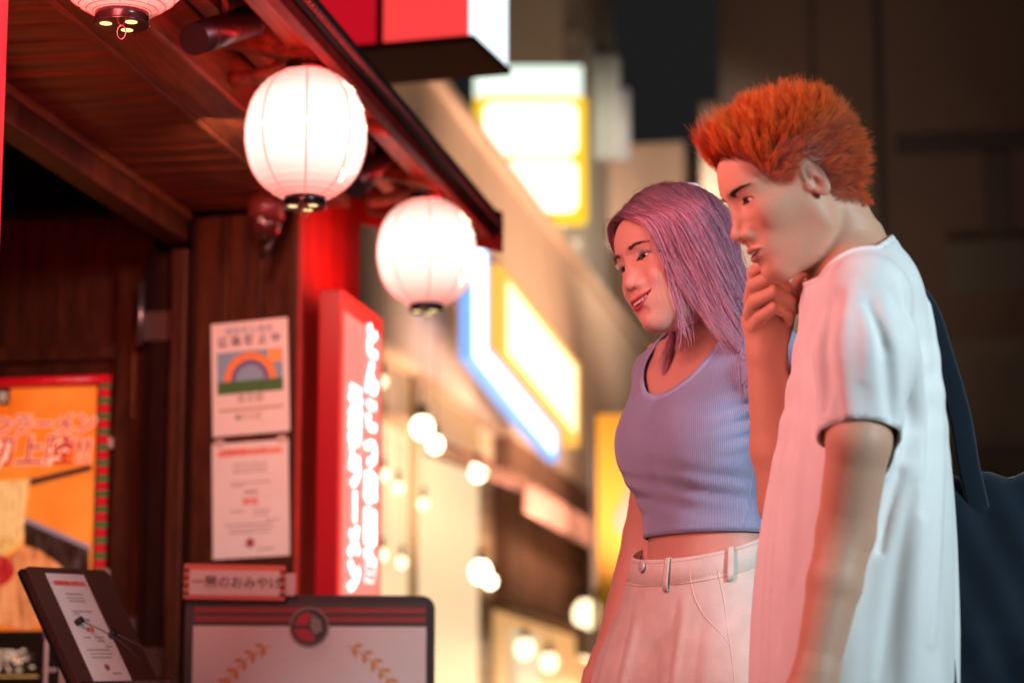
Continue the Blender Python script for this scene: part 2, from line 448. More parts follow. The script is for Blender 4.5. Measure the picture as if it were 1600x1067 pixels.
def teeth(hd, parent, mz, depth=.0045, n=5, w=.0040, hgt=.0085):
    H = hd.H; parts = []
    x = 0
    for i in range(n):
        wi = w * (1.0 if i == 0 else .82 if i == 1 else .88)
        for s in (-1, 1):
            cx = s * (x + wi); cy = mouth_y(abs(cx), H) - depth - .0004 * i
            V, Q = uv_sphere((0, 0, 0), 1, 12, 8)
            V = np.sign(V) * np.abs(V) ** .55
            V = V * np.array([wi * .97, .0022, hgt * (.5 - .02 * i)])
            a = -s * .55 * (x + wi) / .022
            V = V @ np.array([[math.cos(a), -math.sin(a), 0], [math.sin(a), math.cos(a), 0], [0, 0, 1]]).T
            parts.append((V + np.array([cx, cy, mz + H['smile'] * .55 * (cx / H['mw']) ** 2]), Q))
        x += 2 * wi
    V, Q = merge(parts)
    tm = mat('tooth_enamel', (.70, .64, .55), .22)
    mesh_obj('teeth', hd.wld(V), Q, tm, parent, True)
def lashes(hd, parent, matr, length=.008, n=26, side=(-1, 1), lower=False, thick=.00022):
    H = hd.H; out = []
    for s in side:
        for i in range(n):
            t = -.95 + 1.95 * (i + RNG.random() * .6) / n
            ax = H['ex'] + t * H['ew']
            up, lo = eye_bounds(np.array([ax]), H); z = float(lo[0] if lower else up[0])
            dx = ax - H['ex']; y = H['ey'] + math.sqrt(max(.0139 ** 2 - dx * dx - (z - H['ez']) ** 2, 1e-8))
            L = length * (.75 + .35 * RNG.random()) * (.75 + .25 * (t + 1) / 2) * (.5 if lower else 1)
            dirx = .35 * t + .15 * RNG.normal()
            sg = -1 if lower else 1
            p0 = np.array([ax, y, z]); p1 = p0 + L * np.array([dirx * .4, .80, sg * .05]); p2 = p0 + L * np.array([dirx, 1.10, sg * .85])
            q = spl([p0, p1, p2], 6); q[:, 0] *= s; out.append(q)
    o = strands('eyelashes', hd.wld(np.array(out)), np.full(len(out), thick * 1.3), np.full(len(out), thick * .35), matr, parent); o['kind'] = 'stuff'
    return o
def brow_hairs(hd, parent, matr, n=150):
    H = hd.H; out = []
    for s in (-1, 1):
        t = RNG.random(n) ** .9; bz = H['bz'] + H['ba'] * np.sin(t * 2.4) + H['bt'] * t + RNG.normal(0, .0013, n) * (1 - .6 * t)
        x = H['bx0'] + t * (H['bx1'] - H['bx0'])
        p = np.stack([x, np.full(n, .085), bz], 1)
        f = lambda q: head_sdf(q.astype(np.float32), H)
        for _ in range(8):
            g = grad(f, p, .001); g[:, 0] = 0; g[:, 2] = 0; p[:, 1] -= f(p)/ np.maximum(g[:, 1], .3)
        nr = grad(f, p, .001); nr /= _ln(nr)[:, None]
        L = .0060 * RNG.uniform(.7, 1.2, n)[:, None]
        dv = np.stack([.75 + .25 * t, 0 * t, .55 - .75 * t + RNG.normal(0, .18, n)], 1) + nr * .30; dv /= _ln(dv)[:, None]
        C = np.stack([p, p + dv * L * .5 + nr * .0006, p + dv * L + nr * .0002], 1)
        C[..., 0] *= s; out.append(C)
    C = np.vstack(out); o = strands('eyebrow_hair', hd.wld(C.reshape(-1, 3)).reshape(C.shape), np.full(len(C), .00017), np.full(len(C), .00006), matr, parent); o['kind'] = 'stuff'
    return o
def hand_sdf(p, wrist, dirv, palmn, sc=1.0, side=1, curl=.5):
    """a relaxed hanging hand: palm, four bent fingers, thumb"""
    d = np.asarray(dirv, float); d /= np.linalg.norm(d); n = np.asarray(palmn, float); n -= d * (n @ d); n /= np.linalg.norm(n); t = np.cross(d, n) * side
    Rm = np.stack([t, n, d], 1)
    q = ((p - np.asarray(wrist, np.float32)) @ Rm.astype(np.float32)) / sc     # x toward thumb, y toward palm side, z along fingers
    L = _ln(q - np.array((0, .01, .09), np.float32)); out = L - .125; m = L < .14
    if m.any():
        q = q[m]
        e = s_box(q, (0, 0, .045), (.038, .0125, .048), .012)
        e = su(e, s_cone(q, (0, 0, -.02), (0, 0, .02), .024, .024), .02)
        e = su(e, s_ell(q, (.022, .010, .035), (.014, .012, .028)), .012)
        for k, (x, L1, r) in enumerate(((.028, .040, .0088), (.0095, .045, .0090), (-.009, .042, .0086), (-.0265, .033, .0076))):
            c = curl * (.8 + .18 * k)
            p0 = np.array((x * .92, 0, .085)); a = .25 * c
            p1 = p0 + L1 * np.array((0, math.sin(a), math.cos(a))); a += .9 * c
            p2 = p1 + L1 * .62 * np.array((0, math.sin(a), math.cos(a))); a += .6 * c
            p3 = p2 + L1 * .5 * np.array((0, math.sin(a), math.cos(a)))
            e = su(e, chain(q, [p0, p1, p2, p3], [r * 1.05, r, r * .92, r * .8]), .004)
        e = su(e, chain(q, [(.028, .006, .020), (.046, .014, .052), (.048, .022, .080), (.043, .030, .100)], [.0125, .0105, .0095, .0078]), .006)
        out[m] = e
    return out * sc
def loft(p, zs, C, A, n=2.3):
    """stack of super-ellipses: C (k,2) centres, A (k,2) half sizes, over heights zs"""
    z = p[..., 2]; t = np.linspace(zs[0], zs[-1], 60)
    tab = [np.interp(t, zs, np.array(c)) for c in (C[0], C[1], A[0], A[1])]
    ker = np.array([1, 2, 3, 2, 1.]) / 9
    tab = [np.convolve(np.pad(v, 2, mode='edge'), ker, 'valid') for v in tab]
    cx, cy, a, b = [np.interp(z, t, v).astype(np.float32) for v in tab]
    u = np.abs((p[..., 0] - cx) / a); v = np.abs((p[..., 1] - cy) / b)
    k = (u ** n + v ** n) ** (1 / n)
    rr = np.sqrt((p[..., 0] - cx) ** 2 + (p[..., 1] - cy) ** 2)
    d = np.where(k > 1e-4, rr * (1 - 1 / np.maximum(k, 1e-4)), -np.minimum(a, b))
    d = np.where(k < .25, (k - 1) * np.minimum(a, b), d)
    zc = np.maximum(zs[0] - z, z - zs[-1])
    return np.maximum(d * .9, zc)
def frame(o, yaw, lean=0, roll=0):
    return np.asarray(o, np.float32), rotm(R(yaw), R(lean), R(roll)).astype(np.float32)
def build_body(name, f, boxes, matr, parent, hd, cols):
    parts = []
    for lo, hi, h, keep in boxes:
        V, Q = polygonise(f, lo, hi, h, 2 if h < .002 else 1)
        if keep is not None: V, Q, _ = clip_faces(V, Q, keep(V) > -h * 1.2)
        parts.append((V, Q))
    V, Q = merge(parts)
    o = mesh_obj(name, V, Q, matr, parent, True)
    nr = grad(f, V, .0015); nr /= np.maximum(_ln(nr), 1e-6)[:, None]
    o.data.normals_split_custom_set_from_vertices(nr.astype(float).tolist())
    q = hd.loc(V.astype(np.float32)).astype(float)
    C = head_colour(q, hd.H, *cols)
    far = _ln(q) > .15; C[far] = np.array(cols[0])
    set_attr(o, 'col', np.hstack([C, np.ones((len(C), 1))]), 'FLOAT_COLOR')
    return o
def cloth(name, f, lo, hi, h, cuts, matr, parent, thick=.0018, post=None):
    V, Q = polygonise(f, lo, hi, h)
    for c in cuts: V, Q = trim(V, Q, c, h)
    if post is not None: V = post(V)
    o = mesh_obj(name, V, Q, matr, parent, True)
    if thick:
        m = o.modifiers.new('thickness', 'SOLIDIFY'); m.thickness = thick; m.offset = 1
    return o, V, Q
def tube_path(name, pts, r, matr, parent, sides=6, closed=False, flat=None, n=None):
    p = np.asarray(pts, float)
    if n: p = spl(p, n)
    T = np.gradient(p, axis=0); T /= np.maximum(_ln(T), 1e-9)[:, None]
    ref = np.array([0, 0, 1.]) if flat is None else np.asarray(flat, float)
    A = np.cross(T, ref); A /= np.maximum(_ln(A), 1e-9)[:, None]; Bn = np.cross(A, T)
    ra, rb = (r, r) if np.isscalar(r) else r
    ring = [p + ra * math.cos(2 * math.pi * k / sides) * A + rb * math.sin(2 * math.pi * k / sides) * Bn for k in range(sides)]
    V = np.stack(ring, 1).reshape(-1, 3); m = len(p); Fc = []
    for i in range(m - (0 if closed else 1)):
        j = (i + 1) % m
        for k in range(sides):
            k2 = (k + 1) % sides
            Fc.append((i * sides + k, i * sides + k2, j * sides + k2, j * sides + k))
    if not closed: Fc += [tuple(range(sides))[::-1], tuple((m - 1) * sides + k for k in range(sides))]
    return mesh_obj(name, V.tolist(), Fc, matr, parent, True)
def wrap(f, pts, off):                    # drop points onto a garment surface, then lift them by off
    V = np.asarray(pts, float)
    for _ in range(12):
        g = grad(f, V, .002); d = f(V.astype(np.float32)) - off
        V = V - (d / np.maximum((g * g).sum(1), .2))[:, None] * g
    return V
# ---------------------------------------------------------------- shared building kit
def box(name, lo, hi, m, parent=None, bev=.0, rz=0, pivot=None):
    lo, hi = np.minimum(lo, hi).astype(float), np.maximum(lo, hi).astype(float)
    bm = bmesh.new(); bmesh.ops.create_cube(bm, size=1)
    c = (lo + hi) / 2; s = hi - lo
    for v in bm.verts: v.co = Vector((v.co.x * s[0], v.co.y * s[1], v.co.z * s[2]))
    if bev: bmesh.ops.bevel(bm, geom=bm.edges[:], offset=min(bev, s.min() * .4), segments=2, affect='EDGES', profile=.6)
    me = bpy.data.meshes.new(name); bm.to_mesh(me); bm.free(); me.materials.append(m)
    o = bpy.data.objects.new(name, me); COL.objects.link(o); o.location = c; o.rotation_euler = (0, 0, rz)
    if parent: adopt(o, parent)
    return o
def world_of(o):
    m = o.matrix_basis.copy()
    return world_of(o.parent) @ o.matrix_parent_inverse @ m if o.parent else m
def adopt(o, parent):                     # parent without moving
    o.parent = parent; o.matrix_parent_inverse = world_of(parent).inverted()
    return o
def cyl(name, a, b, r, m, parent=None, n=24, r2=None, caps=True):
    a, b = np.asarray(a, float), np.asarray(b, float); T = (b - a) / np.linalg.norm(b - a)
    ref = np.array([0, 0, 1.]) if abs(T[2]) < .9 else np.array([1., 0, 0]); A = np.cross(T, ref); A /= np.linalg.norm(A); B = np.cross(T, A)
    r2 = r if r2 is None else r2
    V = [a + r * (math.cos(2 * math.pi * k / n) * A + math.sin(2 * math.pi * k / n) * B) for k in range(n)] + [b + r2 * (math.cos(2 * math.pi * k / n) * A + math.sin(2 * math.pi * k / n) * B) for k in range(n)]
    Fc = [(k, (k + 1) % n, n + (k + 1) % n, n + k) for k in range(n)]
    if caps: Fc += [tuple(range(n))[::-1], tuple(range(n, 2 * n))]
    o = mesh_obj(name, V, Fc, m, None)
    for p in o.data.polygons: p.use_smooth = len(p.vertices) == 4
    if parent: adopt(o, parent)
    return o
def _ray(px, py): return CW + CR * (px - 800) / F + CU * (533.5 - py) / F
def onX(px, py, X): r = _ray(px, py); return C0 + r * (X / r[0])
def onY(px, py, Y): r = _ray(px, py); return C0 + r * (Y / r[1])
def onZ(px, py, Z): r = _ray(px, py); return C0 + r * ((Z - CAM_Z) / r[2])
class Fr:                                 # a flat working frame: origin, right, up, outward normal
    def __init__(s, o, u, v):
        s.o = np.asarray(o, float); s.u = np.asarray(u, float) / np.linalg.norm(u); v = np.asarray(v, float); v = v - s.u * (v @ s.u); s.v = v / np.linalg.norm(v); s.n = np.cross(s.u, s.v)
    def p(s, x, y, z=0): return s.o + s.u * x + s.v * y + s.n * z
    def plate(s, name, pts, z, m, parent, th=.0004):
        n = len(pts); V = [s.p(x, y, z - th) for x, y in pts] + [s.p(x, y, z) for x, y in pts]
        Fc = [tuple(range(n, 2 * n)), tuple(range(n))[::-1]] + [(k, (k + 1) % n, n + (k + 1) % n, n + k) for k in range(n)]
        o = mesh_obj(name, V, Fc, m, None); adopt(o, parent) if parent else None
        return o
    def rect(s, name, x0, y0, x1, y1, z, m, parent, th=.0004, r=0):
        if r:
            pts = []
            for cx, cy, a in ((x1 - r, y1 - r, 0), (x0 + r, y1 - r, 90), (x0 + r, y0 + r, 180), (x1 - r, y0 + r, 270)):
                pts += [(cx + r * math.cos(R(a + k * 15)), cy + r * math.sin(R(a + k * 15))) for k in range(7)]
        else: pts = [(x0, y0), (x1, y0), (x1, y1), (x0, y1)]
        return s.plate(name, pts, z, m, parent, th)
    def ring(s, name, cx, cy, r0, r1, z, m, parent, a0=0, a1=360, n=36, th=.0004):
        full = a1 - a0 >= 360
        A = [R(a0 + (a1 - a0) * k / n) for k in range(n + (0 if full else 1))]; k = len(A)
        V = []
        for zz_ in (z - th, z):
            V += [s.p(cx + r0 * math.cos(a), cy + r0 * math.sin(a), zz_) for a in A] + [s.p(cx + r1 * math.cos(a), cy + r1 * math.sin(a), zz_) for a in A]
        Fc = []
        for i in range(k if full else k - 1):
            j = (i + 1) % k
            Fc += [(2 * k + i, 3 * k + i, 3 * k + j, 2 * k + j), (k + i, i, j, k + j), (k + i, k + j, 3 * k + j, 3 * k + i), (i, 2 * k + i, 2 * k + j, j)]
        o = mesh_obj(name, V, Fc, m, None); adopt(o, parent) if parent else None
        return o
    def text(s, name, t, x, y, size, z, m, parent, bold=0., align='LEFT', th=.0004, sx=1., spacing=1., shear=0.):
        c = bpy.data.curves.new(name, 'FONT'); c.body = t; c.size = size; c.align_x = align; c.extrude = th / 2; c.offset = bold; c.space_line = spacing; c.shear = shear
        c.resolution_u = 3
        o = bpy.data.objects.new('tmp_text', c); COL.objects.link(o)
        me = bpy.data.meshes.new_from_object(o.evaluated_get(bpy.context.evaluated_depsgraph_get()))
        bpy.data.objects.remove(o); me.name = name
        M = Matrix([[*(s.u * sx)[:1], s.v[0], s.n[0], 0], [(s.u * sx)[1], s.v[1], s.n[1], 0], [(s.u * sx)[2], s.v[2], s.n[2], 0], [0, 0, 0, 1]])
        M.translation = Vector(s.p(x, y, z)); me.transform(M); me.materials.clear(); me.materials.append(m)
        ob = bpy.data.objects.new(name, me); COL.objects.link(ob); adopt(ob, parent) if parent else None
        return ob
def emat(name, col, s):
    if name in MATS: return MATS[name]
    N = NT(name); N.b.inputs['Base Color'].default_value = (*[min(.8, c) * .15 for c in col], 1); N.b.inputs['Roughness'].default_value = .4
    N.b.inputs['Emission Color'].default_value = (*col, 1); N.b.inputs['Emission Strength'].default_value = s
    MATS[name] = N.m; return N.m
def wood(name, a, b, axis=0, scale=9, rough=.5):
    N = NT(name); sc = [scale * 3] * 3; sc[axis] = scale * .22
    c = N.coord('Object', tuple(sc)); ob = N.n('ShaderNodeObjectInfo')
    ad = N.n('ShaderNodeVectorMath', operation='ADD'); N.l(c, ad.inputs[0])
    ml_ = N.n('ShaderNodeVectorMath', operation='SCALE'); N.l(ob.outputs['Location'], ml_.inputs[0]); ml_.inputs['Scale'].default_value = 7.3; N.l(ml_.outputs[0], ad.inputs[1])
    v = N.noise(ad.outputs[0], 1.0, 8, .65); w = N.noise(ad.outputs[0], 5.0, 3, .6)
    col = N.ramp(v, [(.30, a), (.60, b), (.78, tuple(x * 1.5 for x in b))])
    kn = N.ramp(w, [(.35, (.55, .5, .5)), (.55, (1, 1, 1))])
    N.l(N.mix(1.0, col, kn, 'MULTIPLY'), N.b.inputs['Base Color']); N.b.inputs['Roughness'].default_value = rough; N.b.inputs['Specular IOR Level'].default_value = .22
    N.bump(v, .35, .004)
    return N.m
W_DARK = wood('dark_stained_wood', (.024, .007, .003), (.085, .024, .009), 2)
W_PLANK = wood('red_brown_plank', (.030, .008, .004), (.22, .066, .022), 0, 14, .42)
W_BEAM = wood('red_brown_beam', (.07, .022, .010), (.20, .070, .028), 1, 8, .42)
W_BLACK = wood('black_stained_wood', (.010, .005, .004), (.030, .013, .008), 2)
METAL = mat('worn_steel', (.32, .27, .25), .35, .9); BLACKM = mat('black_plastic', (.012, .011, .012), .38)
GOLD = mat('brass', (.55, .32, .10), .3, .9)
# ---------------------------------------------------------------- ground
ASPH = NT('asphalt'); _c = ASPH.coord(); ASPH.l(ASPH.ramp(ASPH.noise(_c, 40, 6), [(.3, (.03, .03, .031)), (.7, (.065, .063, .06))]), ASPH.b.inputs['Base Color']); ASPH.b.inputs['Roughness'].default_value = .7; ASPH.bump(ASPH.noise(_c, 180, 3), .3, .004)
tag(mesh_obj('road', [(-150, -60, 0), (150, -60, 0), (150, 240, 0), (-150, 240, 0)], [(0, 1, 2, 3)], ASPH.m), kind='structure')
PAVE = mat('concrete_paving', (.20, .19, .18), .8, 0, .2, 8)
tag(box('pavement', (-3.6, .3, .004), (-1.15, 40, .06), PAVE, None, .008), kind='structure')
# ---------------------------------------------------------------- the shop front on the left
shop = empty('shop_front', (-1.8, 5.6, 0)); tag(shop, 'dark wooden shop front with plank soffit, deep eave and red-lit corner post', 'building')
def sb(name, lo, hi, m=W_DARK, bev=.004, par=None): return box(name, lo, hi, m, par or shop, bev)
# soffit of planks running from the wall to the beam
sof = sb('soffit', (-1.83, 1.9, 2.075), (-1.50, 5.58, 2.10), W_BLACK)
k = 0; y = 2.0
while y < 5.55:
    wd = .098
    o = sb('plank', (-1.805, y, 2.052 + .002 * math.sin(k * 7)), (-1.515, min(y + wd, 5.575), 2.0735), W_PLANK, .004, sof); y += wd + .004; k += 1
sb('beam', (-1.513, 1.9, 2.048), (-1.40, 5.59, 2.165), W_BEAM, .008)
sb('beam_trim', (-1.528, 1.9, 2.046), (-1.5135, 5.58, 2.068), W_BEAM, .003)
sb('header', (-1.87, 1.9, 1.975), (-1.806, 5.58, 2.07), W_DARK, .006)
sb('header_strip', (-1.805, 1.9, 2.030), (-1.797, 5.58, 2.050), W_BEAM, .002)
# eave: roof boards above, rails below, fascia along the edge
def slab(name, pts, m, par): 
    n = len(pts) // 2; o = mesh_obj(name, pts, [tuple(range(n))[::-1], tuple(range(n, 2 * n))] + [(i, (i + 1) % n, n + (i + 1) % n, n + i) for i in range(n)], m); adopt(o, par); return o
roof = slab('roof', [(-1.70, 1.9, 2.30), (-1.70, 6.22, 2.30), (-1.155, 6.22, 2.132), (-1.155, 1.9, 2.132), (-1.70, 1.9, 2.34), (-1.70, 6.22, 2.34), (-1.15, 6.22, 2.165), (-1.15, 1.9, 2.165)], W_BLACK, shop)
sb('fascia', (-1.180, 1.9, 2.084), (-1.155, 6.20, 2.131), mat('red_lit_wood', (.36, .018, .016), .6, 0, .25, 12, .15), .004)  # red light along the eave edge is put into this wood colour
sb('fascia_cap', (-1.153, 1.9, 2.110), (-1.140, 6.24, 2.150), mat('dark_eave_edge', (.020, .008, .008), .8), .003)
sb('rail', (-1.255, 1.9, 2.122), (-1.205, 6.15, 2.165), W_BEAM, .005)
sb('rail', (-1.385, 1.9, 2.150), (-1.345, 6.15, 2.195), W_BEAM, .005)
for y in np.arange(2.3, 6.2, .55):
    bm_y = slab('rafter', [(-1.50, y, 2.168), (-1.50, y + .045, 2.168), (-1.187, y + .045, 2.092), (-1.187, y, 2.092), (-1.50, y, 2.236), (-1.50, y + .045, 2.236), (-1.187, y + .045, 2.139), (-1.187, y, 2.139)], W_BEAM, shop)
for y in (3.37, 4.52, 5.65):              # curved brackets that carry the lantern rail
    tube = [(-1.398, y + .06, 2.09), (-1.34, y + .06, 2.095), (-1.28, y + .06, 2.115), (-1.23, y + .06, 2.150)]
    adopt(tube_path('bracket', tube, (.016, .022), W_BEAM, None, 8, False, (0, 1, 0), 10), shop)
# row of round tile ends along the edge
P_, Q_ = uv_sphere((0, 0, 0), .0085, 8, 6)
beads = merge([(P_ + np.array([-1.138, y, 2.122]), Q_) for y in np.arange(1.9, 6.2, .0235)])
bo = mesh_obj('tile_end_row', beads[0], beads[1], mat('red_glazed_tile', (.34, .03, .03), .25), None, True); adopt(bo, shop); bo['kind'] = 'stuff'
slab('gable_board', [(-1.70, 6.222, 2.19), (-1.70, 6.245, 2.19), (-1.142, 6.245, 2.06), (-1.142, 6.222, 2.06), (-1.70, 6.222, 2.345), (-1.70, 6.245, 2.345), (-1.142, 6.245, 2.17), (-1.142, 6.222, 2.17)], mat('red_lit_wood', (.30, .022, .020)), shop)
sb('upper_wall', (-1.95, 1.9, 2.35), (-1.70, 6.2, 5.2), mat('dark_plaster', (.04, .03, .028), .9, 0, .2, 5), 0)
# poster wall: vertical boards, slightly turned
wy = lambda x: 5.60 - (x + 1.527) * math.tan(R(7))
xs = np.linspace(-1.80, -1.530, 4)
pw = sb('side_wall', (-1.82, 5.66, 0.06), (-1.53, 5.72, 2.05), W_BLACK, 0)
for i in range(3):
    a, b = xs[i] + .0015, xs[i + 1] - .0015
    o = box('board', (a, wy((a + b) / 2) - .010, .06), (b, wy((a + b) / 2) + .012, 2.048), W_DARK, None, .004, -R(7)); adopt(o, pw)
# corner post, the red light on it put into the wood colour
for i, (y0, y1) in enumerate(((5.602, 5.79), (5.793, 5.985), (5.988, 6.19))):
    sb('post_board', (-1.60, y0, .06), (-1.522, y1, 2.30), wood('red_lit_post_wood', (.30, .018, .014), (.55, .040, .032), 2) if i == 0 else bpy.data.materials['red_lit_post_wood'], .004)
sb('post_core', (-1.70, 5.74, .06), (-1.602, 6.19, 2.30), W_BLACK, 0)
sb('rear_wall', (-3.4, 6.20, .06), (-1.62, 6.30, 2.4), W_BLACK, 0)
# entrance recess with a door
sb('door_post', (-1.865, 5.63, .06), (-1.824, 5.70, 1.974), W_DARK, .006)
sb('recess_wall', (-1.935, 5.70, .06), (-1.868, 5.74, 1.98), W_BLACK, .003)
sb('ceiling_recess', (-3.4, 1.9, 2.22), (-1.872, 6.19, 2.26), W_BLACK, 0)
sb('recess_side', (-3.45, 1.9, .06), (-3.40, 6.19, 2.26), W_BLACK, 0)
door = sb('door', (-2.75, 5.80, .07), (-1.972, 5.835, 2.10), W_DARK, .003)
adopt(box('door_stile', (-2.055, 5.770, .07), (-1.973, 5.7985, 1.965), W_DARK, None, .006), door)
adopt(box('door_rail', (-2.74, 5.778, 1.725), (-2.057, 5.7985, 1.765), W_DARK, None, .006), door)
adopt(box('door_rail', (-2.74, 5.782, .12), (-2.057, 5.7985, .30), W_DARK, None, .006), door)
_de = onY(209, 580, 5.76)[0]
adopt(box('door_edge', (_de - .004, 5.752, float(onY(209, 655, 5.76)[2])), (_de + .004, 5.7688, float(onY(209, 516, 5.76)[2])), W_BEAM, None, .004), door)
sb('jamb', (-1.970, 5.74, .06), (-1.937, 5.80, 2.0), W_BLACK, .004)
for z in (1.80, .965):
    h = sb('hinge', (-1.958, 5.715, z - .045), (-1.880, 5.697, z + .030), METAL, .003)
    adopt(cyl('hinge_pin', (-1.966, 5.702, z - .055), (-1.966, 5.702, z + .105), .0085, METAL, None, 12), h)
# ---------------------------------------------------------------- the street behind
BX = -2.45
row = empty('arcade_building', (BX, 9, 0)); tag(row, 'low tan building with a long plain fascia running down the street behind the eave', 'building')
TAN = mat('tan_render', (.48, .34, .25), .85, 0, .08, 2); ztop = float(onX(770, 255, BX)[2])
box('fascia_wall', (BX - .4, 6.6, 2.55), (BX, 24, ztop), TAN, row, .01)
box('upper_trim', (BX - .45, 6.6, ztop + .002), (BX + .05, 24, ztop + .07), TAN, row, .01)
BRK = NT('brick'); _b = BRK.n('ShaderNodeTexBrick'); BRK.l(BRK.coord('Object', (1, 1, 1), (R(90), 0, 0)), _b.inputs['Vector']); _b.inputs['Scale'].default_value = 5; _b.inputs['Color1'].default_value = (.42, .22, .10, 1); _b.inputs['Color2'].default_value = (.55, .32, .15, 1); _b.inputs['Mortar'].default_value = (.50, .40, .28, 1); BRK.l(_b.outputs[0], BRK.b.inputs['Base Color'])
a, b = onY(690, 700, 13.2), onY(745, 700, 13.2)
box('brick_pier', (a[0], 13.2, 0.06), (b[0], 13.7, 2.549), BRK.m, row, .01)
GLW = emat('lit_cream_interior', (1, .70, .40), .98)
w1 = box('shop_window', (BX - .12, 6.9, .3), (BX - .10, 13.19, 2.25), GLW, row, 0)
for y in (6.9, 8.4, 9.9, 11.4): box('window_bar', (BX - .099, y, .3), (BX - .06, y + .04, 2.54), mat('tan_frame', (.40, .26, .15), .6), row, .004)
box('window_head', (BX - .099, 6.9, 2.25), (BX - .04, 13.19, 2.30), mat('tan_frame', (.40, .26, .15)), row, .004)
box('transom_light', (BX - .12, 6.9, 2.30), (BX - .10, 13.19, 2.545), emat('amber_transom', (.95, .48, .18), .48), row, 0)
box('shop_window', (BX - .12, 13.75, .3), (BX - .10, 23, 1.55), emat('amber_interior', (1, .52, .20), .70), row, 0)
box('dark_soffit', (BX - .12, 13.72, 1.56), (BX - .02, 23.9, 2.545), mat('brown_panel', (.16, .075, .045), .7, 0, .3, 3), row, 0)
box('street_door', (BX - .098, 14.2, .1), (BX - .06, 15.0, 1.45), emat('pale_lit_door', (.95, .80, .52), .7), row, .01)
# sloping awnings
def awning(y0, y1, x0, x1, z0, z1, m, label):
    t = empty('awning', (x0, y0, z1)); tag(t, label, 'awning', 'awnings along the street')
    o = mesh_obj('canopy', [(x0, y0, z0), (x0, y1, z0), (x1, y1, z1), (x1, y0, z1), (x0, y0, z0 - .03), (x0, y1, z0 - .03), (x1, y1, z1 - .03), (x1, y0, z1 - .03)], [(0, 3, 2, 1), (4, 5, 6, 7), (0, 1, 5, 4), (1, 2, 6, 5), (2, 3, 7, 6), (3, 0, 4, 7)], m); adopt(o, t)
    box('valance', (x1, y0, z1 - .16), (x1 + .02, y1, z1 - .031), m, t, .004)
    for y in (y0 + .05, y1 - .08): cyl('arm', (BX + .01, y, z0 - .08), (x1, y, z1 - .05), .010, m, t, 8)
zA = float(onX(800, 735, -1.95)[2])
awning(11.2, 16.5, BX + .03, -1.95, zA + .22, zA, mat('dusty_pink_canvas', (.17, .072, .055), .8, 0, .12, 4), 'dusty pink awning sloping down the left side of the street below the neon')
awning(13.0, 19, BX + .03, -1.98, zA - .42, zA - .60, mat('brown_canvas', (.16, .075, .04), .8, 0, .12, 4), 'brown lower awning behind the dusty pink awning')
# neon sign on the fascia: amber-white panel and a blue-white L of light
sx = -2.20; t = empty('neon_sign', tuple(onX(775, 545, sx))); tag(t, 'amber and white glowing panel sign with a blue-white neon outline down the street', 'sign')
pan = [onX(784, 414, sx), onX(905, 572, sx), onX(905, 698, sx), onX(784, 552, sx)]
def slabX(name, pts, m, th):
    n = len(pts); V = [tuple(p) for p in pts] + [tuple(np.asarray(p) - np.array((th, 0, 0))) for p in pts]
    o = mesh_obj(name, V, [tuple(range(n)), tuple(range(n, 2 * n))[::-1]] + [(i, n + i, n + (i + 1) % n, (i + 1) % n) for i in range(n)], m); adopt(o, t); return o
slabX('panel', pan, emat('amber_panel_edge', (1, .50, .08), 1.1), .10)
cen = sum(pan) / 4
slabX('panel_face', [cen + (p - cen) * np.array((1, .88, .80)) + np.array((.006, 0, 0)) for p in pan], emat('cream_panel', (1, .82, .46), 2.2), .004)
Lsh = [(736, 372), (763, 386), (763, 542), (872, 672), (872, 722), (826, 672), (737, 560)]
slabX('outline_tube', [onX(x, y, sx + .03) for x, y in Lsh], emat('blue_neon_edge', (.22, .45, 1.0), 1.2), .06)
Lin = [(741, 384), (759, 394), (759, 547), (866, 678), (866, 708), (828, 664), (742, 556)]
slabX('tube_core', [onX(x, y, sx + .036) for x, y in Lin], emat('white_blue_neon', (.72, .86, 1.0), 3.0), .004)
for y in (cen[1] - .6, cen[1] + .6): cyl('bracket', (sx - .09, y, cen[2]), (BX + .01, y, cen[2]), .02, BLACKM, t, 10)
# stacked yellow and white light boxes across the street end
dS = 15.5; c = P(829, 245, dS); t = empty('stacked_light_box', tuple(c)); tag(t, 'tall stack of yellow-edged white light boxes above the street', 'sign')
fs_ = Fr(P(740, 345, dS), P(918, 345, dS) - P(740, 345, dS), (0, 0, 1)); Ws = 178 * dS / F; Hs = 200 * dS / F
YE = emat('yellow_box_edge', (1, .60, .02), 1.15); WC = emat('warm_white_face', (1, .93, .72), 2.4)
for j in (0, 1):
    fs_.rect('box_case', 0, j * Hs / 2 + .004, Ws, (j + 1) * Hs / 2 - .004, 0, YE, t, .16, .03)
    fs_.rect('box_face', Ws * .09, j * Hs / 2 + Hs * (.07 if j == 0 else .025), Ws * .91, (j + 1) * Hs / 2 - Hs * (.06 if j else .025), .008, WC, t, .004, .06)
fs_.rect('white_box', .0, Hs + .01, Ws * .96, Hs + 50 * dS / F, 0, emat('green_white_face', (.82, 1.0, .86), 1.25), t, .16, .01)
fs_.rect('bracket', -.5, Hs * .4, 0.02, Hs * .44, -.05, BLACKM, t, .04); fs_.rect('bracket', -.5, Hs * .9, 0.02, Hs * .94, -.05, BLACKM, t, .04)
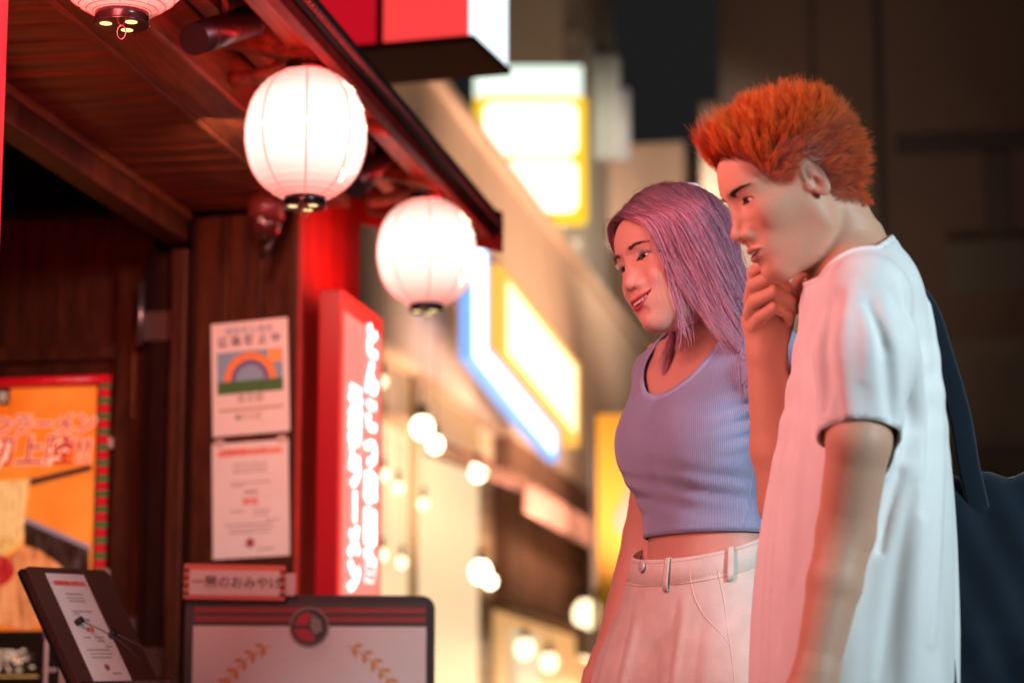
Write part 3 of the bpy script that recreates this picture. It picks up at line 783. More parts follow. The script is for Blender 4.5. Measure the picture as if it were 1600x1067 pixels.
# buildings at the end of the street
def block(name, px0, py0, px1, py1, d, m, label, cat='building', depth=3., ground=True):
    a, b = P(px0, py0, d), P(px1, py1, d); z0 = 0. if ground else min(a[2], b[2])
    t = empty(name, ((a[0] + b[0]) / 2, a[1], z0)); tag(t, label, cat)
    box('wall', (a[0], a[1], z0), (b[0], a[1] + depth, max(a[2], b[2])), m, t, .01)
    return t
GB = mat('beige_concrete', (.34, .29, .24), .85, 0, .08, 1.2)
t = block('tower_block', 770, -420, 910, 600, 19, GB, 'beige concrete tower behind the stacked light boxes')
for k, z in enumerate(np.arange(3.4, 9, .55)): box('ledge', (P(768, 0, 19)[0], P(770, 0, 19)[1] - .06, z), (P(912, 0, 19)[0], P(770, 0, 19)[1] - .001, z + .10), mat('grey_ledge', (.22, .20, .17), .8), t, .01)
t = empty('pipe_cluster', tuple(P(950, 230, 20))); tag(t, 'pale grey-green vertical pipes and ducts beside the light boxes', 'pipes')
for i, (px, w_, y0, c_) in enumerate(((920, .035, 60, (.30, .36, .32)), (938, .05, 88, (.34, .40, .37)), (958, .06, 90, (.36, .40, .40)), (975, .05, 140, (.34, .37, .40)))): cyl('pipe', P(px, y0, 20 - i * .05), P(px, 250, 20 - i * .05), w_, mat('pipe_%d' % i, c_, .6), t, 14)
box('bracket', P(912, 236, 20.05), P(985, 226, 20.2), mat('pipe_0', (.3, .36, .32)), t, .005)
t = block('low_rooftop', 925, 228, 1088, 800, 21, mat('pink_beige_wall', (.34, .23, .17), .85, 0, .1, 1), 'pinkish beige low building behind the head with pink-purple hair')
box('parapet', P(915, 366, 20.9), P(1100, 392, 20.95), mat('pale_parapet', (.42, .36, .28), .8), t, .01)
for px, w_ in ((928, 22), (985, 6)): box('pilaster', P(px, 232, 20.94), P(px + w_, 365, 20.96), mat('pale_parapet', (.42, .36, .28)), t, .01)
box('shop_opening', P(870, 392, 20.85), P(1100, 760, 20.9), mat('dark_brown_opening', (.055, .032, .018), .9, 0, .3, 1), t, .01)
t = block('concrete_pillar', 1093, 160, 1150, 900, 16, mat('tan_pillar', (.05, .032, .022), .8, 0, .1, 2), 'tan pillar behind the spiky orange hair', 'pillar', .4)
# yellow banner with a dark printed shape
fb = Fr(P(934, 930, 12.5), (CR * np.array((1, 1, 0))), (0, 0, 1)); t = empty('yellow_banner', tuple(fb.o)); tag(t, 'tall yellow banner with a dark printed shape beside the lilac top', 'banner')
kk = 12.5 / F; BAN = mat('yellow_banner_cloth', (.30, .14, .004), .6, emit=(.80, .38, .01), estr=.12)  # emission stands in for light falling on the cloth
fb.rect('cloth', 0, -2.2 + 1.3, 120 * kk, 285 * kk, 0, BAN, t, .004)
fb.plate('printed_shape', [(30 * kk, 95 * kk), (48 * kk, 98 * kk), (60 * kk, 150 * kk), (52 * kk, 180 * kk), (40 * kk, 150 * kk), (26 * kk, 125 * kk)], .003, mat('banner_print', (.22, .12, .10), .7), t)
cyl('pole', fb.p(-.02, -2.2 + 1.3, 0), fb.p(-.02, 290 * kk, 0), .015, METAL, t, 10); cyl('pole', (*fb.p(-.02, 0, 0)[:2], 0.0), fb.p(-.02, -2.2 + 1.32, 0), .02, METAL, t, 10)
# dark building on the right
d = 18.; t = block('dark_building', 1120, -120, 1760, 1200, d, mat('brown_cladding', (.060, .040, .032), .8, 0, .15, .8), 'dark brown building with black columns behind the person in white')
dk = mat('black_column', (.010, .009, .009), .7); a0 = P(1120, 0, d)[1]
def rb(name, x0, y0, x1, y1, m, pr): 
    a, b = P(x0, y0, d), P(x1, y1, d); o = box(name, (a[0], a0 - pr, min(a[2], b[2])), (b[0], a0 - .002, max(a[2], b[2])), m, t, .006); return o
for x0, x1 in ((1268, 1300), (1372, 1398)): rb('column', x0, -120, x1, 1100, dk, .14)
rb('band', 1401, 238, 1760, 272, mat('dark_band', (.018, .015, .014), .7), .10)
rb('sill_panel', 1400, 275, 1532, 345, mat('warm_brown_panel', (.15, .085, .055), .7), .05)
rb('post', 1534, 275, 1580, 470, mat('grey_brown_post', (.035, .028, .024), .7), .12)
rb('void', 1300, 348, 1533, 480, dk, .03)
rb('void', 1581, 275, 1760, 470, dk, .03)
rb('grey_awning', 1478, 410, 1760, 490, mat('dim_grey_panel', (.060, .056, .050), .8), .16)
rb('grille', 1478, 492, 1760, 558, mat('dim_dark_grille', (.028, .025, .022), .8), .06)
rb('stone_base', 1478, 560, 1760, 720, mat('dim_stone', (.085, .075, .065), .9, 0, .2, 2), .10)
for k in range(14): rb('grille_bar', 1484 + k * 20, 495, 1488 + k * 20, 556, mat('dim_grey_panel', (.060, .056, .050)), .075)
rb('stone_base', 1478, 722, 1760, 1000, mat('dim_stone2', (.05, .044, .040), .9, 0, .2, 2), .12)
# ---------------------------------------------------------------- bulbs and small lamps along the street
BUL = emat('warm_bulb', (1, .84, .55), 9.0); BUL2 = emat('soft_bulb', (1, .78, .46), 3.2)
def bulb(px, py, d, r, m, label):
    p = P(px, py, d); t = empty('street_bulb', tuple(p)); tag(t, label, 'bulb', 'bulbs along the street')
    V, Q = uv_sphere((0, 0, 0), r, 16, 10, (1, 1, 1.1)); adopt(mesh_obj('globe', V + p, Q, m, None, True), t)
    cyl('socket', p + np.array((0, 0, r * .9)), p + np.array((0, 0, r * 1.1 + .05)), r * .45, BLACKM, t, 10)
    cyl('cord', p + np.array((0, 0, r * 1.1 + .04)), p + np.array((0, 0, .5)), .0018, BLACKM, t, 6)
bulb(747, 737, 12.0, .042, BUL, 'bright warm bulb below the blue-white neon outline')
bulb(751, 893, 11.4, .048, BUL, 'brightest warm bulb low down beside the brick pier'); bulb(766, 908, 11.9, .030, BUL, 'smaller bulb touching the brightest low bulb')
bulb(660, 668, 10.6, .046, BUL, 'upper bulb of the bright cluster inside the lit window'); bulb(680, 694, 10.8, .034, BUL, 'lower bulb of the bright cluster inside the lit window')
for px, py, lab in ((597, 596, 'bulb at the right edge of the red light box sign, upper'), (600, 742, 'bulb beside the red light box sign, middle height'), (622, 762, 'bulb in the lit window just right of the red sign'), (661, 787, 'faint bulb in the middle of the lit window'), (628, 878, 'faint bulb low in the lit window'), (597, 866, 'bulb beside the red sign, lowest')): bulb(px, py, 10.2, .022, BUL2, lab)
for px, py, r, lab in ((820, 1013, .055, 'wide warm bulb at the bottom below the brown awning'), (858, 1034, .050, 'soft warm bulb at the bottom right of the brown awning'), (920, 1015, .060, 'pale round lamp beside the arm of the person in lilac'), (918, 960, .085, 'pink-white paper globe behind the arm of the person in lilac')): bulb(px, py, 14.0, r, BUL2, lab)
# unseen fill lamps, added to brighten the facades and buildings down the street
area('fascia_fill', (-1.0, 13.2, 1.7), (-2.45, 13.8, 3.7), 5.0, .4, 190, (1, .66, .46), 120)
area('arcade_fill', (-1.5, 15.5, 1.1), (-2.3, 15.0, 2.4), 4.0, .4, 45, (1, .58, .30))
area('street_end_fill', (-1.1, 13.5, 3.9), (-2.45, 21, 4.9), .6, .5, 60, (1, .80, .62), 36)
area('dark_building_fill', (1.2, 11.0, 2.2), (2.2, 18, 4.2), 1.0, .5, 7, (1, .72, .52), 110)
# ---------------------------------------------------------------- paper lanterns under the eave
CAPM = mat('black_lacquer', (.010, .008, .008), .22); RIBM = mat('red_bamboo_rib', (.55, .10, .09), .5, emit=(1, .16, .12), estr=.35); SEAMM = mat('red_paper_seam', (.6, .12, .10), .5, emit=(1, .34, .28), estr=.75)
PALE_RIB = mat('pale_rib', (.7, .5, .45), .6, emit=(1, .62, .52), estr=1.0)
def lantern_mat(estr):
    nm = 'lantern_paper_%d' % int(estr * 100)
    if nm in MATS: return MATS[nm]
    N = NT(nm); N.b.inputs['Base Color'].default_value = (.8, .62, .55, 1); N.b.inputs['Roughness'].default_value = .7
    tc = N.n('ShaderNodeTexCoord'); sx = N.n('ShaderNodeSeparateXYZ'); N.l(tc.outputs['Generated'], sx.inputs[0])
    N.l(N.ramp(sx.outputs['Z'], [(0, (1, .30, .24)), (.12, (1, .62, .52)), (.40, (1, .86, .76)), (.68, (1, .86, .76)), (.90, (1, .60, .50)), (1, (1, .28, .22))]), N.b.inputs['Emission Color'])
    v = N.ramp(sx.outputs['Z'], [(0, (.35, .35, .35)), (.25, (.8, .8, .8)), (.5, (1, 1, 1)), (.75, (.8, .8, .8)), (1, (.35, .35, .35))])
    N.l(N.math('MULTIPLY', v, estr), N.b.inputs['Emission Strength'])     # the bulb hangs at mid height
    MATS[nm] = N.m; return N.m
def lantern(y, z, label, estr, rib_r, glyph):
    X = -1.225; t = empty('paper_lantern', (X, y, z - .150)); tag(t, label, 'lantern', 'paper lanterns under the eave')
    rp = [(.040, -.128), (.060, -.120), (.086, -.100), (.106, -.070), (.1165, -.034), (.1200, .0), (.1165, .034), (.106, .070), (.086, .100), (.060, .120), (.040, .128)]
    prof = spl([(a, b, 0) for a, b in rp], 41); n = 56
    V = []; 
    for i, (r, h, _) in enumerate(prof):
        for j in range(n):
            a = 2 * math.pi * j / n
            rr = r * (1 - .006 * (i % 2))          # paper sinks between the ribs
            V.append((X + rr * math.cos(a), y + rr * math.sin(a), z + h))
    Fc = [(i * n + j, i * n + (j + 1) % n, (i + 1) * n + (j + 1) % n, (i + 1) * n + j) for i in range(40) for j in range(n)]
    body = mesh_obj('paper_shade', V, Fc, lantern_mat(estr), None, True); adopt(body, t)
    parts = []
    for i in range(1, 41, 2):
        r, h, _ = prof[i]; a = np.linspace(0, 2 * math.pi, 40, endpoint=False)
        p = np.stack([X + (r + .0004) * np.cos(a), y + (r + .0004) * np.sin(a), z + h + 0 * a], 1)
        o = tube_path('rib', p, rib_r, RIBM, None, 5, True); parts.append(o)
    bmv = merge([(np.array([v.co[:] for v in o.data.vertices]), np.array([p.vertices[:] for p in o.data.polygons])) for o in parts])
    for o in parts: bpy.data.objects.remove(o)
    ro = mesh_obj('rib_rings', bmv[0], bmv[1], RIBM if estr < 1.2 else PALE_RIB, None, True); adopt(ro, body)
    for k in range(8):                    # pasted seams from cap to cap
        a = 2 * math.pi * (k + .35) / 8
        p = np.array([(X + (r + .0006) * math.cos(a), y + (r + .0006) * math.sin(a), z + h) for r, h, _ in prof])
        adopt(tube_path('seam', p, .0011 if rib_r > .00092 else .0019, SEAMM, None, 5), body)
    for s in (-1, 1):
        c = cyl('cap', (X, y, z + s * .122), (X, y, z + s * .147), .0415, CAPM, None, 32); adopt(c, t)
        adopt(tube_path('cap_rim', np.array([(X + .0418 * math.cos(a), y + .0418 * math.sin(a), z + s * .146) for a in np.linspace(0, 2 * math.pi, 32, endpoint=False)]), .0016, CAPM, None, 6, True), c)
        if s < 0:
            for a in (90, 215, 325):
                adopt(cyl('vent_hole', (X + .025 * math.cos(R(a)), y + .025 * math.sin(R(a)), z - .1468), (X + .025 * math.cos(R(a)), y + .025 * math.sin(R(a)), z - .1476), .0095, emat('bulb_glow', (1, .74, .30), 1.6), None, 16), c)
            ring = [(X + .007 * math.cos(q), y, z - .158 + .011 * math.sin(q)) for q in np.linspace(0, 2 * math.pi, 16, endpoint=False)]
            adopt(tube_path('pull_ring', ring, .0009, METAL, None, 6, True, (0, 1, 0)), c)
    for sx in (-1, 1):
        hk = [(X + sx * .030, y, z + .145), (X + sx * .034, y, z + .160), (X + sx * .012, y, z + .174), (X, y, z + .180)]
        adopt(tube_path('hanger', hk, .0022, GOLD, None, 6, False, (0, 1, 0), 10), t)
    if glyph:                             # brush lettering on the street side of the paper
        rg = np.random.default_rng(int(y * 10)); gm = emat('gilt_lettering', (1, .90, .55), 3.4)
        for k in range(5):
            h0 = .085 - k * .040; st = []
            for q in range(3):
                a0 = R(-22 + rg.uniform(-9, 4)); h1 = h0 + rg.uniform(-.012, .012)
                pts = []
                for f in np.linspace(0, 1, 6):
                    a = a0 + R(22 * f * (1 if q != 1 else .3)); h = h1 - (.020 * f if q == 1 else .004 * math.sin(3 * f)); r = float(np.interp(h, [b for _, b in rp], [c_ for c_, _ in rp])) + .0012
                    pts.append((X + r * math.cos(a), y + r * math.sin(a), z + h))
                st.append(tube_path('stroke', pts, (.0046, .0016), gm, None, 6, False))
            mv = merge([(np.array([v.co[:] for v in o.data.vertices]), np.array([p.vertices[:] for p in o.data.polygons if len(p.vertices) == 4])) for o in st])
            for o in st: bpy.data.objects.remove(o)
            adopt(mesh_obj('lettering', mv[0], mv[1], gm, None, True), body)
lantern(3.430, 1.996, 'pink ribbed paper lantern cut by the top left edge of the picture', 1.0, .00095, False)
lantern(4.520, 1.952, 'round glowing white paper lantern in the middle of the eave, with gilt lettering', 1.55, .0006, True)
lantern(5.660, 1.945, 'glowing white paper lantern at the far end of the eave, beside blue-white neon', 1.55, .0006, True)
area('assumed_eave_strip', (-1.188, 4.0, 2.078), (-1.46, 4.0, 2.125), 3.4, .012, 5.0, (1, .03, .03))  # unseen red strip lamp, assumed behind the fascia to redden beam and rails
# ---------------------------------------------------------------- spot lamps and dome camera under the eave
def spot(a, b, r, label):
    t = empty('spot_lamp', tuple((np.asarray(a) + b) / 2)); tag(t, label, 'lamp', 'unlit spot lamps under the eave')
    a, b = np.asarray(a, float), np.asarray(b, float); dv = (b - a) / np.linalg.norm(b - a)
    cyl('housing', a, b, r, BLACKM, t, 32); cyl('bezel', b - dv * .012, b + dv * .004, r * 1.06, BLACKM, t, 32); cyl('ring', a + dv * .045, a + dv * .050, r * 1.03, BLACKM, t, 32)
    cyl('lens', b + dv * .0042, b + dv * .0052, r * .86, mat('lamp_lens', (.10, .09, .09), .15), t, 24)
    m = (a + b) / 2; top = np.array((m[0], m[1], 2.24))
    cyl('stem', m + np.array((0, 0, r * .8)), top, .008, BLACKM, t, 12)
spot(onX(303, 62, -1.335), onX(392, 32, -1.30), .030, 'dark cylindrical spot lamp under the eave between the two nearer lanterns')
spot(onX(552, 292, -1.335) , onX(606, 236, -1.29), .030, 'dark spot lamp under the eave half hidden behind the middle lantern')
dc = onY(415, 352, 5.45); t = empty('security_camera', tuple(dc)); tag(t, 'small dome security camera at the top of the poster wall', 'camera')
V, Q = uv_sphere((0, 0, 0), .040, 24, 16, (1, 1, .85)); adopt(mesh_obj('dome', V + dc, Q, mat('smoked_dome', (.06, .012, .012), .08), None, True), t)
cyl('base', dc + np.array((0, 0, .012)), (dc[0], dc[1], 2.052), .044, mat('red_brown_plastic', (.12, .02, .018), .4), t, 28)
cyl('cable', dc + np.array((.02, -.01, -.03)), dc + np.array((-.005, -.01, -.085)), .008, BLACKM, t, 10)
V, Q = uv_sphere((0, 0, 0), .007, 12, 8); adopt(mesh_obj('lens', V + dc + np.array((.0, -.039, .004)), Q, mat('grey_glass', (.45, .42, .42), .1), None, True), t)
# ---------------------------------------------------------------- red light box sign on the corner post
y0s = 5.575; tx = float(onY(530, 600, y0s)[0]); xl_ = float(onY(496, 600, y0s)[0]); y1s = float(onX(596, 600, tx)[1]); zt, zb = float(onX(530, 450, tx)[2]), .55
t = empty('neon_sign', (tx, y0s, zb)); tag(t, 'tall red light box sign with white glowing lettering on the corner post', 'sign')
RED_P = mat('deep_red_enamel', (.30, .004, .010), .3, emit=(.30, .001, .006), estr=.35)
box('sign_case', (xl_, y0s, zb), (tx, y1s, zt), RED_P, t, .004)
for z_ in (zt - .15, zb + .15): cyl('bracket', (xl_ + .001, 5.80, z_), (-1.521, 5.80, z_), .012, BLACKM, t, 10)
fr = Fr((tx + .0015, y0s, zb), (0, 1, 0), (0, 0, 1))
fr.rect('sign_border', .0, .0, y1s - y0s, zt - zb, .0, emat('red_sign_edge', (1, .045, .030), 1.0), t, .001)
fr.rect('sign_face', .030, .030, y1s - y0s - .03, zt - zb - .05, .0022, emat('pink_sign_face', (1, .30, .24), 1.0), t, .001)
WHT = emat('white_neon', (1, .93, .95), 4.0)
H_ = zt - zb
def colm(chars, cx, ztop, zbot, size):
    st = (ztop - zbot) / len(chars)
    for i, ch in enumerate(chars):
        vert = ch == 'ー'
        f2 = fr if not vert else Fr(fr.p(0, 0, 0), fr.v * -1, fr.u)
        yc = ztop - st * (i + .5)
        if vert: f2.text('letter', ch, -yc, cx - size * .30, size * .95, .005, WHT, t, .006, 'CENTER')
        else: fr.text('letter', ch, cx, yc - size * .36, size, .005, WHT, t, .006, 'CENTER', sx=1.35)
zc_ = lambda py, px: float(onX(px, py, tx)[2]) - zb
colm('とんこつ専門店', (y1s - y0s) * .70, zc_(505, 577), zc_(912, 577), .088)
colm('元祖ラーメン', (y1s - y0s) * .32, zc_(600, 550), zc_(928, 550), .085)
area('post_red_fill', (tx + .10, 5.80, zt - .02), (-1.522, 5.82, zt + .22), .30, .10, 2.2, (1, .03, .03))  # unseen red lamp, added to redden the post above the sign
# the red box sign that stands at the very left edge of the picture, and unseen lamps added around the shop
a = onY(6, 120, 3.02); t = empty('red_light_box', (a[0] - .05, 3.0, .9)); tag(t, 'glowing red light box at the left edge of the picture', 'sign')
box('sign_case', (a[0] - .10, 2.66, .95), (a[0] + .004, 3.02, 2.03), mat('red_acrylic', (.5, .02, .03), .3, emit=(1, .022, .030), estr=.9), t, .006)
LAMP_RED = area('people_red_fill', (a[0] + .03, 2.86, 1.62), (-.40, 3.75, 1.35), .40, 1.3, 34, (1, .36, .34))  # unseen red lamp, added to redden the faces and clothes of both people
area('paper_fill', (-1.44, 4.70, 2.02), (-1.66, 5.7, 1.20), .12, .12, 5.5, (1, .42, .28), 130)  # unseen warm lamp, added to turn the wall papers pink
area('eave_red_wash', (a[0] + .02, 3.05, 1.72), (-1.28, 4.7, 2.14), .10, .6, 5.5, (1, .025, .025), 70)  # red wash added to tint the eave and soffit
# ---------------------------------------------------------------- red and white light box over the eave
c0 = P(738, 55, 6.5); rz = -R(6.6); t = empty('hanging_light_box', tuple(c0)); tag(t, 'red light box sign with a white side, above the eave', 'sign')
ux = np.array((math.cos(rz), math.sin(rz), 0)); uy = np.array((-math.sin(rz), math.cos(rz), 0)); uz = np.array((0, 0, 1.))
def bx(name, x0, x1, y0, y1, z0, z1, m, bev=.003):
    o = box(name, (0, 0, 0), (x1 - x0, y1 - y0, z1 - z0), m, None, bev); o.location = Vector(c0 + ux * (x0 + x1) / 2 + uy * (y0 + y1) / 2 + uz * (z0 + z1) / 2); o.rotation_euler = (0, 0, rz); adopt(o, t); return o
bx('tray', -.46, .006, -.006, .34, -.020, .0, mat('rust_brown_metal', (.14, .026, .012), .8, spec=.08), .003)
bx('front_pane', -.255, -.012, .0, .012, .001, .70, emat('red_pane', (1, .055, .055), 1.05))
bx('front_pane', -.45, -.275, .0, .012, .001, .70, emat('deep_red_pane', (.62, .006, .018), .85))
bx('mullion', -.274, -.256, -.004, .02, .001, .70, mat('dark_red_frame', (.10, .004, .008), .4))
bx('side_pane', -.010, .0, .002, .33, .001, .70, emat('white_pane', (.80, .92, 1.0), 1.7))
bx('back', -.45, -.012, .31, .32, .001, .70, BLACKM)
cyl('hanger', c0 + ux * -.2 + uy * .15 + uz * .70, c0 + ux * -.2 + uy * .15 + uz * 1.1, .012, BLACKM, t, 12)
cyl('arm', c0 + ux * -.2 + uy * .15 + uz * 1.09, np.array((-1.72, c0[1] + .05, c0[2] + 1.09)), .012, BLACKM, t, 12)
# ---------------------------------------------------------------- papers on the side wall
PAP = mat('paper', (.78, .74, .70), .6, 0, .03, 14); PBLUE = mat('print_blue', (.12, .22, .38), .6); PORA = mat('print_orange', (.85, .25, .03), .6); PVIO = mat('print_violet', (.16, .11, .28), .6)
PGRE = mat('print_green', (.05, .17, .05), .6); PINK_T = mat('print_grey', (.30, .26, .26), .7); PRED = mat('print_red', (.75, .09, .05), .6); PYEL = mat('print_amber', (.85, .40, .10), .6); PNAV = mat('print_navy', (.05, .05, .14), .6); PSKY = mat('print_sky', (.22, .38, .52), .6); PTAN = mat('print_tan', (.50, .40, .26), .6)
def wall_frame(px, py):                    # on the turned board wall, 3 mm proud
    r = _ray(px, py); nrm = np.array((math.sin(R(-7)), -math.cos(R(-7)), 0)); p0 = np.array((-1.527, 5.60 - .0135, 1.0)); s = ((p0 - C0) @ nrm) / (r @ nrm)
    return C0 + r * s
def paper_frame(pl, pr):                  # from lower-left and lower-right pixels
    a, b = wall_frame(*pl), wall_frame(*pr); return Fr(a, b - a, (0, 0, 1)), np.linalg.norm(b - a)
fr, w_ = paper_frame((333, 683), (453, 673)); h_ = float(wall_frame(335, 507)[2] - wall_frame(333, 683)[2])
t = empty('rainbow_notice', tuple(fr.p(0, 0))); tag(t, 'white notice with a rainbow picture, upper paper on the wooden wall', 'notice')
fr.rect('sheet', 0, 0, w_, h_, .0012, PAP, t, .0012)
X_ = lambda u: u * w_; Y_ = lambda v: v * h_
fr.rect('picture', X_(.07), Y_(.475), X_(.93), Y_(.74), .0017, PSKY, t)
fr.rect('grass', X_(.07), Y_(.365), X_(.93), Y_(.475), .0018, PGRE, t)
for r0, r1, m, z in ((.275, .34, PORA, .0022), (.255, .277, PYEL, .0023), (.19, .256, PVIO, .0022)): fr.ring('rainbow_band', X_(.5), Y_(.475), X_(r0), X_(r1), z, m, t, 0, 180, 28)
fr.rect('sun_patch', X_(.74), Y_(.62), X_(.92), Y_(.735), .0026, PYEL, t)
fr.rect('text_box', X_(.10), Y_(.25), X_(.90), Y_(.36), .0017, PAP, t); fr.rect('rule', X_(.08), Y_(.212), X_(.92), Y_(.236), .0017, PTAN, t)
fr.text('lettering', '感染防止徹底', X_(.5), Y_(.895), w_ * .105, .0017, PBLUE, t, 0, 'CENTER'); fr.text('lettering', '感 染 防 止 中', X_(.5), Y_(.795), w_ * .135, .0017, PNAV, t, .0006, 'CENTER')
fr.text('lettering', '東京都', X_(.5), Y_(.285), w_ * .12, .0022, PINK_T, t, 0, 'CENTER'); fr.text('lettering', '東京都', X_(.5), Y_(.13), w_ * .10, .0017, PTAN, t, 0, 'CENTER')
fr.ring('leaf_mark', X_(.33), Y_(.155), 0.0001, X_(.028), .0017, PGRE, t, n=12)
fr, w_ = paper_frame((333, 874), (453, 867)); h_ = float(wall_frame(333, 694)[2] - wall_frame(333, 874)[2])
t = empty('menu_notice', tuple(fr.p(0, 0))); tag(t, 'white sheet with red heading and grey lines, lower paper on the wooden wall', 'notice')
def notice(fr, w_, h_, t, z=.0012):
    fr.rect('sheet', 0, 0, w_, h_, z, PAP, t, .0012); z += .0005
    X_ = lambda u: u * w_; Y_ = lambda v: v * h_
    fr.rect('heading_tint', X_(.06), Y_(.885), X_(.94), Y_(.93), z, mat('print_pale_red', (.80, .42, .34), .6), t)
    fr.text('heading', '営業時間のお知らせ', X_(.5), Y_(.892), w_ * .088, z + .0005, PRED, t, .0003, 'CENTER')
    rg = np.random.default_rng(3)
    for v, u0, u1, hh in ((.80, .28, .72, .012), (.765, .26, .72, .010), (.735, .28, .70, .012), (.64, .24, .76, .012), (.615, .26, .40, .012), (.55, .42, .60, .026), (.395, .24, .42, .012), (.395, .54, .76, .012), (.36, .54, .74, .012), (.31, .70, .88, .010), (.28, .16, .78, .012), (.245, .22, .80, .010), (.21, .22, .74, .012), (.06, .58, .80, .014)):
        x = u0
        while x < u1:                      # words as small groups of strokes
            wl_ = rg.uniform(.025, .06); fr.rect('print_line', X_(x), Y_(v), X_(min(x + wl_, u1)), Y_(v + hh), z, PINK_T, t); x += wl_ + .012
    fr.text('lettering', '時短', X_(.5), Y_(.455), w_ * .10, z, PRED, t, .0003, 'CENTER')
    fr.ring('emblem', X_(.49), Y_(.125), .0001, X_(.055), z, mat('print_dark_red', (.35, .02, .03), .6), t, n=20); fr.ring('emblem_ring', X_(.49), Y_(.125), X_(.045), X_(.060), z + .0004, PINK_T, t, n=20)
notice(fr, w_, h_, t)
TAPE = mat('clear_tape', (.60, .48, .40), .25)
for u_ in (.04, .86): fr.rect('tape', w_ * u_, h_ - .008, w_ * (u_ + .12), h_ + .010, .0024, TAPE, t)
# ---------------------------------------------------------------- noodle poster on the door
DY = 5.7545
fr = Fr(onY(-140, 1120, DY), (1, 0, 0), (0, 0, 1)); 
def pp(px, py): q = onY(px, py, DY); return float((q - fr.o) @ fr.u), float((q - fr.o) @ fr.v)
t = empty('noodle_poster', tuple(fr.p(0, 0))); tag(t, 'orange noodle poster in a red and green striped frame on the door', 'poster')
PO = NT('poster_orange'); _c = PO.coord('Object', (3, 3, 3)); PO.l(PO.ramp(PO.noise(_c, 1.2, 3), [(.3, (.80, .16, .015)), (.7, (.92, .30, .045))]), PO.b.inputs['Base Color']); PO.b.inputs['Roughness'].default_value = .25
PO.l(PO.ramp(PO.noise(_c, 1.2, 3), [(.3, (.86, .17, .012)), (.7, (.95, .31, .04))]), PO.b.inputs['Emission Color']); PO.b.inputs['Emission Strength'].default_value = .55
x1, yT = pp(152, 602); x0, yB = pp(-140, 1120)
fr.rect('backing', x0, yB, x1, yT, .0, mat('poster_black', (.03, .018, .014), .3), t, .004)
fr.rect('orange_field', x0, pp(0, 985)[1], x1, yT - .002, .001, PO.m, t)
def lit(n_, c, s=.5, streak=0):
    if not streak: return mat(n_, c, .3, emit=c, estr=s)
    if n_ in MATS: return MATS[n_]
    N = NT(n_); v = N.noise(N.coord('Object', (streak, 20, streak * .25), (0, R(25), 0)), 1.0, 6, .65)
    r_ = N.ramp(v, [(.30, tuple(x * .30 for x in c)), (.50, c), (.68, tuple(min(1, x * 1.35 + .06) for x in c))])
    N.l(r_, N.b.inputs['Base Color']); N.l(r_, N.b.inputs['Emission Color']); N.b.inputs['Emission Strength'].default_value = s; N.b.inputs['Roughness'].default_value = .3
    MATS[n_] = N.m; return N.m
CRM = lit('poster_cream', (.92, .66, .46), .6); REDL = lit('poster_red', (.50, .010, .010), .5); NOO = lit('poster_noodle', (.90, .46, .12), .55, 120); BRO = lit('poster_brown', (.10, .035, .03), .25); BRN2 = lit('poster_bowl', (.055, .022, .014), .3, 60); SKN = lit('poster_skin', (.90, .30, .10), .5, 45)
fr.plate('chopstick', [pp(50, 748), pp(143, 725), pp(143, 735), pp(50, 758)], .0018, BRO, t)
fr.plate('chopstick', [pp(-30, 768), pp(52, 746), pp(52, 757), pp(-30, 780)], .0018, BRO, t)
fr.plate('bowl_side', [pp(38, 812), pp(140, 858), pp(140, 915), pp(120, 935), pp(38, 850)], .0018, BRN2, t)
fr.plate('bowl_rim', [pp(36, 806), pp(142, 852), pp(142, 860), pp(36, 814)], .0022, lit('poster_rim', (.38, .30, .34), .3), t)
fr.plate('ramen_lift', [pp(-30, 752), pp(48, 748), pp(40, 800), pp(36, 850), pp(-10, 880), pp(-30, 890)], .0026, NOO, t)
for k in range(7):
    x = -25 + k * 10; fr.plate('noodle', [pp(x, 755), pp(x + 5, 754), pp(x - 1, 840), pp(x - 6, 842)], .0031, lit('poster_noodle_light', (.95, .62, .26), .55), t)
fr.plate('meat_slice', [pp(-30, 866), pp(2, 866), pp(14, 872), pp(22, 882), pp(24, 894), pp(18, 906), pp(6, 914), pp(-30, 922)], .0029, lit('poster_meat', (.50, .02, .015), .5, 50), t)
fr.plate('soup', [pp(-30, 905), pp(38, 852), pp(60, 858), pp(90, 880), pp(118, 905), pp(110, 930), pp(86, 958), pp(64, 975), pp(44, 984), pp(10, 978), pp(-30, 965)], .0024, SKN, t)
for s, px, py, sz in (('こつラーメン', 150, 673, 35), ('初上陸!!', 142, 720, 50)):
    q = pp(px, py); k = 5.75 / F
    for b, m, z in ((.0050, lit('poster_peach', (.90, .38, .20), .5), .0034), (.0032, CRM, .0042), (.0012, REDL, .0050)): fr.text('lettering', s, q[0], q[1], sz * k * 1.05, z, m, t, b, 'RIGHT', shear=.12)
q = pp(52, 1043)
for b, m, z in ((.004, CRM, .0034), (.0, BRN2, .0042)): fr.text('lettering', '限定', q[0], q[1], 33 * 5.75 / F, z, m, t, b, 'RIGHT')
fr.rect('badge', *pp(-40, 634), *pp(17, 606), .0036, BRN2, t); fr.text('lettering', '衣', *pp(14, 627), 20 * 5.75 / F, .0042, CRM, t, 0, 'RIGHT')
fr.rect('gold_line', *pp(-140, 1058), *pp(60, 1055), .0034, NOO, t)
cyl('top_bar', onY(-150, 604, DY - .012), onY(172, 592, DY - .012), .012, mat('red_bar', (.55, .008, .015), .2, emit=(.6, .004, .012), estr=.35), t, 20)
SR = mat('frame_red', (.62, .015, .03), .3, emit=(.6, .01, .02), estr=.3); SG = mat('frame_green', (.02, .22, .06), .35, emit=(.01, .2, .05), estr=.2)  # glow put into the frame colours so the blocks show
yy = 602; k = 0
a_, b_ = pp(155, 600), pp(173, 600)
